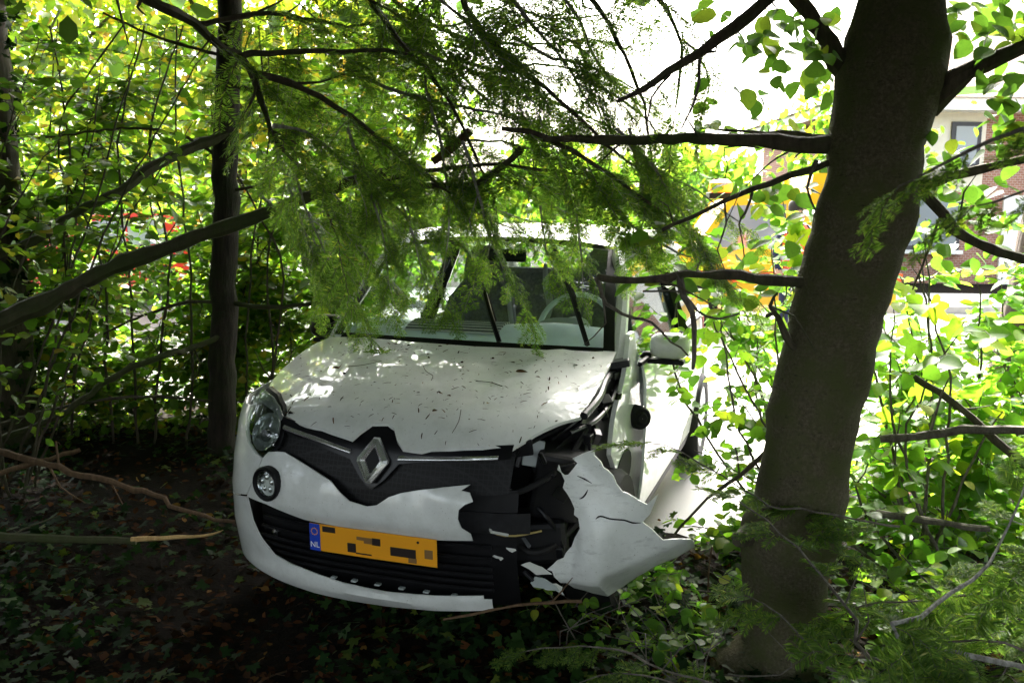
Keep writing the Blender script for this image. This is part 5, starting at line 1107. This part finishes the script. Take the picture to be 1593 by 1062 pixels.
# vehicles standing in the road behind the hedge
def vehicle(name, label, loc, rz, prof, width, mat, wheels, glassq, extra=(), wr=.33):
    """prof: side outline (x along, z up); glassq: side window outlines"""
    t = thing(name, label, 'vehicle', loc, rz); n = len(prof); V = []; F = []
    lay = [(-width/2, .93, 1), (-width/2+.06, 1, 1), (width/2-.06, 1, 1), (width/2, .93, 1)]
    cx = sum(q[0] for q in prof)/n; cz = sum(q[1] for q in prof)/n
    for y, k, _ in lay:
        for x, z in prof: V.append((cx+(x-cx)*(k*.3+.7), y*(1-.07*max(0, z-1.0)), cz+(z-cz)*(k*.3+.7)))
    for j in range(3):
        for k in range(n): F.append((j*n+k, j*n+(k+1) % n, (j+1)*n+(k+1) % n, (j+1)*n+k))
    F.append(tuple(range(n))); F.append(tuple(range(3*n, 4*n))[::-1])
    MB().add(V, F).build('body', mat, t, False, .03)
    for q in glassq:
        for sg in (-1, 1):
            m = len(q); A = [(x, sg*(width/2*(1-.07*max(0, z-1.0))+.004), z) for x, z in q]; B = [(x, sg*(width/2*(1-.07*max(0, z-1.0))-.03), z) for x, z in q]
            MB().add(A+B, [tuple(range(m)), tuple(range(m, 2*m))[::-1]]+[(i, (i+1) % m, m+(i+1) % m, m+i) for i in range(m)]).build('side_window', WGLASS, t, False)
    for x in wheels:
        for sg in (-1, 1):
            wh = MB().lathe([(.2, -.1), (wr-.02, -.1), (wr, -.06), (wr, .06), (wr-.02, .1), (.2, .1), (.2, -.1)], 24, 'y', (x, sg*(width/2-.09), wr)).build('wheel', RUBBER, t)
            MB().lathe([(.001, sg*.06), (.08, sg*.07), (.2, sg*.085), (.2, 0)], 20, 'y', (x, sg*(width/2-.09), wr)).build('rim', SILVER, wh)
    return t
YEL = plain('yellow_paint', (.80, .50, .01), .35, coat=.5); REDP = plain('red_paint', (.55, .015, .012), .35, coat=.5)
van = vehicle('recovery_truck', 'yellow service truck with a lit amber beacon, standing on the road', (3.75, 13.6, 0), RAD(-4),
    [(-1.75, .35), (-1.8, .75), (-1.72, 1.0), (-1.15, 1.15), (-.72, 1.78), (-.5, 1.85), (.42, 1.87), (.44, 2.16), (1.55, 2.16), (1.6, .4)], 1.9, YEL, (-1.15, 1.1), [[(-1.05, 1.15), (-.68, 1.72), (.05, 1.75), (.05, 1.15)]])
MB().box((.0, -.962, .75), (3.3, .012, .16)).build('side_stripe', plain('orange_stripe', (.75, .12, .02), .4), van, False)
MB().box((1.1, -.962, 1.62), (1.1, .02, .8)).build('roller_shutter', TRIM, van, False)
for k in range(9): MB().box((1.1, -.975, 1.28+.085*k), (1.08, .012, .055)).build('shutter_slat', TRIM, van, False)
bcn = MB().box((-.78, -.45, 1.86), (.36, .36, .09)).build('beacon_base', BLACKP, van, False, .01)
M, nt, p = newmat('lit_amber'); p.inputs['Base Color'].default_value = (.35, .09, .005, 1); p.inputs['Emission Color'].default_value = (1, .22, .01, 1); p.inputs['Emission Strength'].default_value = .45
MB().lathe([(.15, 1.905), (.17, 1.93), (.16, 2.04), (.10, 2.09), (.001, 2.10)], 18, 'z', (-.78, -.45, 0)).build('beacon_lamp', M, van)
MB().box((-1.75, -.6, .72), (.06, .3, .14)).build('headlight', SILVER, van, False, .02)
rc = vehicle('red_car', 'red service car with white side stripe, glimpsed through the left bushes', (-7.0, 14.4, 0), RAD(74),
    [(-1.9, .3), (-1.95, .7), (-1.75, .92), (-1.05, 1.0), (-.5, 1.45), (.9, 1.5), (1.6, 1.42), (1.85, .95), (1.9, .35)], 1.75, REDP, (-1.25, 1.2), [[(-.92, 1.0), (-.45, 1.38), (.3, 1.42), (.3, 1.0)], [(.36, 1.0), (.36, 1.42), (1.2, 1.4), (1.45, 1.0)]])
MB().box((0, -.882, .74), (3.5, .012, .14)).build('side_stripe', TRIM, rc, False)
for sg in (-1, 1): MB().box((-1.9, sg*.6, .72), (.1, .3, .14)).build('headlight', SILVER, rc, False, .02)

# rescue worker in an orange vest
pr = thing('person', 'person in an orange vest with grey reflective bands, standing on the road', 'person', (3.38, 11.0, 0), RAD(20))
VEST = plain('orange_fabric', (.85, .10, .025), .75, var=.1); REFL = plain('reflective_grey', (.55, .57, .56), .35); NAVY = plain('navy_cloth', (.012, .016, .05), .85, var=.2); SKIN = plain('skin', (.50, .29, .20), .55); HAIR = plain('dark_hair', (.02, .014, .01), .7)
J = [((0, 0, .95), .15), ((0, 0, 1.12), .145), ((0, .01, 1.32), .165), ((0, .01, 1.44), .11), ((0, 0, 1.52), .055), ((0, -.01, 1.60), .085), ((0, -.015, 1.68), .098), ((0, 0, 1.75), .07),
     ((.19, .01, 1.42), .07), ((.26, .03, 1.16), .052), ((.24, -.12, .98), .038), ((.23, -.2, .92), .035), ((-.19, .01, 1.42), .07), ((-.27, .02, 1.14), .052), ((-.25, -.05, .90), .038), ((-.245, -.08, .82), .035),
     ((.10, 0, .88), .11), ((.115, -.02, .50), .075), ((.12, .03, .10), .05), ((.13, -.12, .04), .04), ((-.10, 0, .88), .11), ((-.115, .0, .50), .075), ((-.13, .05, .10), .05), ((-.14, -.10, .04), .04)]
Eg = [(0, 1), (1, 2), (2, 3), (3, 4), (4, 5), (5, 6), (6, 7), (3, 8), (8, 9), (9, 10), (10, 11), (3, 12), (12, 13), (13, 14), (14, 15), (0, 16), (16, 17), (17, 18), (18, 19), (0, 20), (20, 21), (21, 22), (22, 23)]
me = bpy.data.meshes.new('body'); me.from_pydata([j[0] for j in J], Eg, []); bo = link('body', me, None, pr)
me.skin_vertices or me.attributes
sk = bo.modifiers.new('skin', 'SKIN'); bo.modifiers.new('sub', 'SUBSURF').levels = 2; bo.modifiers['sub'].render_levels = 2
for i, j in enumerate(J): me.skin_vertices[0].data[i].radius = (j[1], j[1]); me.skin_vertices[0].data[i].use_root = (i == 0)
bpy.context.view_layer.update()
me2 = bpy.data.meshes.new_from_object(bo.evaluated_get(bpy.context.evaluated_depsgraph_get())); bo.modifiers.clear(); bo.data = me2; me2.name = 'body'
for q in (NAVY, SKIN): me2.materials.append(q)
for pl in me2.polygons:
    z = pl.center.z; pl.material_index = 1 if (z > 1.50 or (abs(pl.center.x) > .2 and z < .97)) else 0; pl.use_smooth = True
def ring(z0, z1, hw0, hw1, hd0, hd1, mat, name, parent, off=0, n=24, k=6):
    V = []; F = []
    for i in range(k+1):
        t = i/k; z = z0+(z1-z0)*t; hw = hw0+(hw1-hw0)*t+off; hd = hd0+(hd1-hd0)*t+off
        for q in range(n):
            a = 2*math.pi*q/n; V.append((hw*math.copysign(abs(math.cos(a))**.75, math.cos(a)), hd*math.sin(a)+.01, z))
    for i in range(k):
        for q in range(n): F.append((i*n+q, i*n+(q+1) % n, (i+1)*n+(q+1) % n, (i+1)*n+q))
    return MB().add(V, F).build(name, mat, parent)
vs = ring(.84, 1.36, .235, .235, .18, .185, VEST, 'vest', pr); ring(1.36, 1.49, .235, .12, .185, .10, VEST, 'vest_shoulder', pr)
for z in (.92, 1.08): ring(z, z+.055, .236, .236, .181, .182, REFL, 'reflective_band', pr, .004, k=1)
for sx in (-.11, .11):
    for sy in (-1, 1): MB().add([(sx-.025, sy*.186, 1.10), (sx+.025, sy*.186, 1.10), (sx+.022, sy*.192, 1.36), (sx-.028, sy*.192, 1.36), (sx+.01, sy*.12, 1.48), (sx-.035, sy*.12, 1.48)], [(0, 1, 2, 3), (3, 2, 4, 5)]).build('reflective_strap', REFL, pr, False)
V, F = dish([(.001, .105), (.06, .095), (.10, .05), (.108, 0), (.104, -.06)], (0, .012, 1.70), R3(0, 0, 0)); MB().add(V, F).build('hair', HAIR, pr)
for sx in (-.035, .035): MB().lathe([(.001, -.008), (.009, -.004), (.012, .004)], 8, 'y', (sx, -.105, 1.675)).build('eye', BLACKP, pr)
MB().lathe([(.018, 0), (.012, -.02), (.001, -.028)], 8, 'y', (0, -.105, 1.645)).build('nose', SKIN, pr)

# garden hedge and trees beyond the road
def far_tree(label, x, y, h, rad, n, mat, size=.2, name='broadleaf_tree', group='trees beyond the road'):
    t = thing(name, label, 'tree', (x, y, 0), group=group)
    P_, R_ = smooth_path([(0, 0, -.1), (.1, 0, h*.4), (.0, .1, h*.8)], [.2, .15, .06], .4, .02); MB().tube(P_, R_, 9).build('trunk', DARKBARK, t)
    for k in range(6):
        a = k*1.05; MB().tube([Vector((.05, 0, h*(.35+.05*k))), Vector((rad*.4*math.cos(a), rad*.4*math.sin(a), h*(.5+.05*k))), Vector((rad*.75*math.cos(a), rad*.75*math.sin(a), h*(.62+.05*k)))], [.08, .05, .02], 6).build('limb', DARKBARK, t)
    crown(t, (x, y, h*(.64 if mat is L_CANOPY else .58)), (rad, rad, h*(.30 if mat is L_CANOPY else .42)), n, size, mat, 60); return t
far_tree('tall yellowing tree at far left beyond the road', -9.5, 17.5, 8.5, 3.0, 9000, L_GOLD)
far_tree('yellow-green tree beyond the road behind the slim trunk', -5.6, 18.6, 8.0, 2.8, 9000, L_GOLD)
far_tree('green tree beyond the road behind the car roof', -3.3, 20.5, 6.5, 2.0, 5000, L_HEDGE)
far_tree('small green garden tree beside the brick house', 7.4, 20.5, 4.4, 1.5, 3500, L_HEDGE)
hd = thing('garden_hedge', 'clipped green hedge along the far pavement', 'hedge', (0, 18.4, 0))
r = np.random.default_rng(6); n = 14000; P = np.stack([r.uniform(-14, 7.6, n), r.normal(0, .25, n), np.abs(r.random(n)**.7)*1.45], 1)
V, F = cloud(P, rand_dirs(n), unit(r.normal(size=(n, 3))*.8+[0, -.3, .7]), .13*(.6+.8*r.random(n)), OV_V, OV_F); link('foliage', fast_mesh('foliage', V, F), L_HEDGE, hd, kind='stuff')
r = np.random.default_rng(8); n = 26000; x = r.uniform(-90, 90, n); hh = 4.2+1.6*np.sin(.21*x)+1.1*np.sin(.53*x+1)+.5*np.sin(1.9*x)
P = np.stack([x, 62+3*r.normal(size=n), r.random(n)**.8*hh], 1)
V, F = cloud(P, rand_dirs(n), rand_dirs(n), .9*(.5+.8*r.random(n)), OV_V, OV_F); link('distant_woods', fast_mesh('distant_woods', V, F), L_HEDGE, label='far line of trees on the horizon', category='woods', kind='stuff')

# ================================================================== UNSEEN TREES AND HOLLY ADDED AROUND THE EYE TO BLOCK LIGHT
for lab, x, y, h, rad, n in [('unseen tall tree added for shade left of the viewpoint', -4.6, .8, 8, 3.2, 7000), ('unseen tall tree added for shade behind the viewpoint', -1.2, -3.4, 8.5, 3.4, 7000), ('unseen tall tree added for shade behind and right of the viewpoint', 3.2, -2.2, 8, 3.2, 7000),
                             ('unseen tall tree added for shade right of the viewpoint', 5.2, 1.6, 8, 3.2, 8000), ('unseen tall tree added for shade far left among the bushes', -6.6, 4.8, 8, 2.8, 6000)]:
    t = far_tree(lab, x, y, h, rad, n, L_CANOPY, .30, 'shade_tree', 'unseen shade trees around the viewpoint')  # unseen trees, crowns set to shade the foreground
for lab, x, y, rx, ry, rz, n in [('unseen holly added behind and left of the viewpoint to block light', -3.0, -4.0, 2.2, 1.4, 1.6, 4000), ('unseen holly added beyond the left edge to block light', -5.3, 3.6, 1.4, 2.2, 1.5, 4500), ('unseen holly added right of the viewpoint to block light', 4.6, 1.4, 1.2, 1.8, 1.4, 3500)]:
    t = thing('shade_holly', lab, 'bush', (x, y, 0), group='unseen light-blocking hollies around the viewpoint'); crown(t, (x, y, rz*.8), (rx, ry, rz*.8), n, .2, L_HOLLY, 40)  # unseen hollies added to cut sky light from behind and the sides
    for k in range(4): MB().tube([Vector((0, 0, 0)), Vector((.5*math.cos(k*1.7), .5*math.sin(k*1.7), rz*.7)), Vector((.8*math.cos(k*1.7), .7*math.sin(k*1.7), rz*1.2))], [.04, .03, .01], 6).build('stem', DARKBARK, t)

# ================================================================== past 300 of one part: the rest becomes one joined part
def join_rest(t, name, keep=300, newname='foliage'):
    ch = [o for o in t.children if o.name.split('.')[0] == name]
    if len(ch) <= keep: return
    ch.sort(key=lambda o: -o.matrix_basis.col[1].to_3d().length/max(.5, o.matrix_basis.translation.y))
    V = []; F = []; MI = []; mats = []; base = 0
    for o in ch[keep:]:
        me = o.data; n = len(me.vertices); co = np.empty(n*3, np.float32); me.vertices.foreach_get('co', co); co = co.reshape(-1, 3)
        mm = np.array(o.matrix_basis); V.append(co @ mm[:3, :3].T+mm[:3, 3]-np.array(t.location))
        li = np.empty(len(me.loops), np.int32); me.loops.foreach_get('vertex_index', li); F.append(li.reshape(-1, 4)+base)
        mi = np.empty(len(me.polygons), np.int32); me.polygons.foreach_get('material_index', mi)
        for m_ in me.materials:
            if m_ not in mats: mats.append(m_)
        MI.append(np.array([mats.index(m_) for m_ in me.materials])[mi]); base += n
        bpy.data.objects.remove(o)
    me = fast_mesh(newname, np.concatenate(V), np.concatenate(F))
    for m_ in mats: me.materials.append(m_)
    me.polygons.foreach_set('material_index', np.concatenate(MI).astype(np.int32))
    link(newname, me, None, t, kind='stuff')
join_rest(near, 'needle_spray'); join_rest(bt, 'leaf')
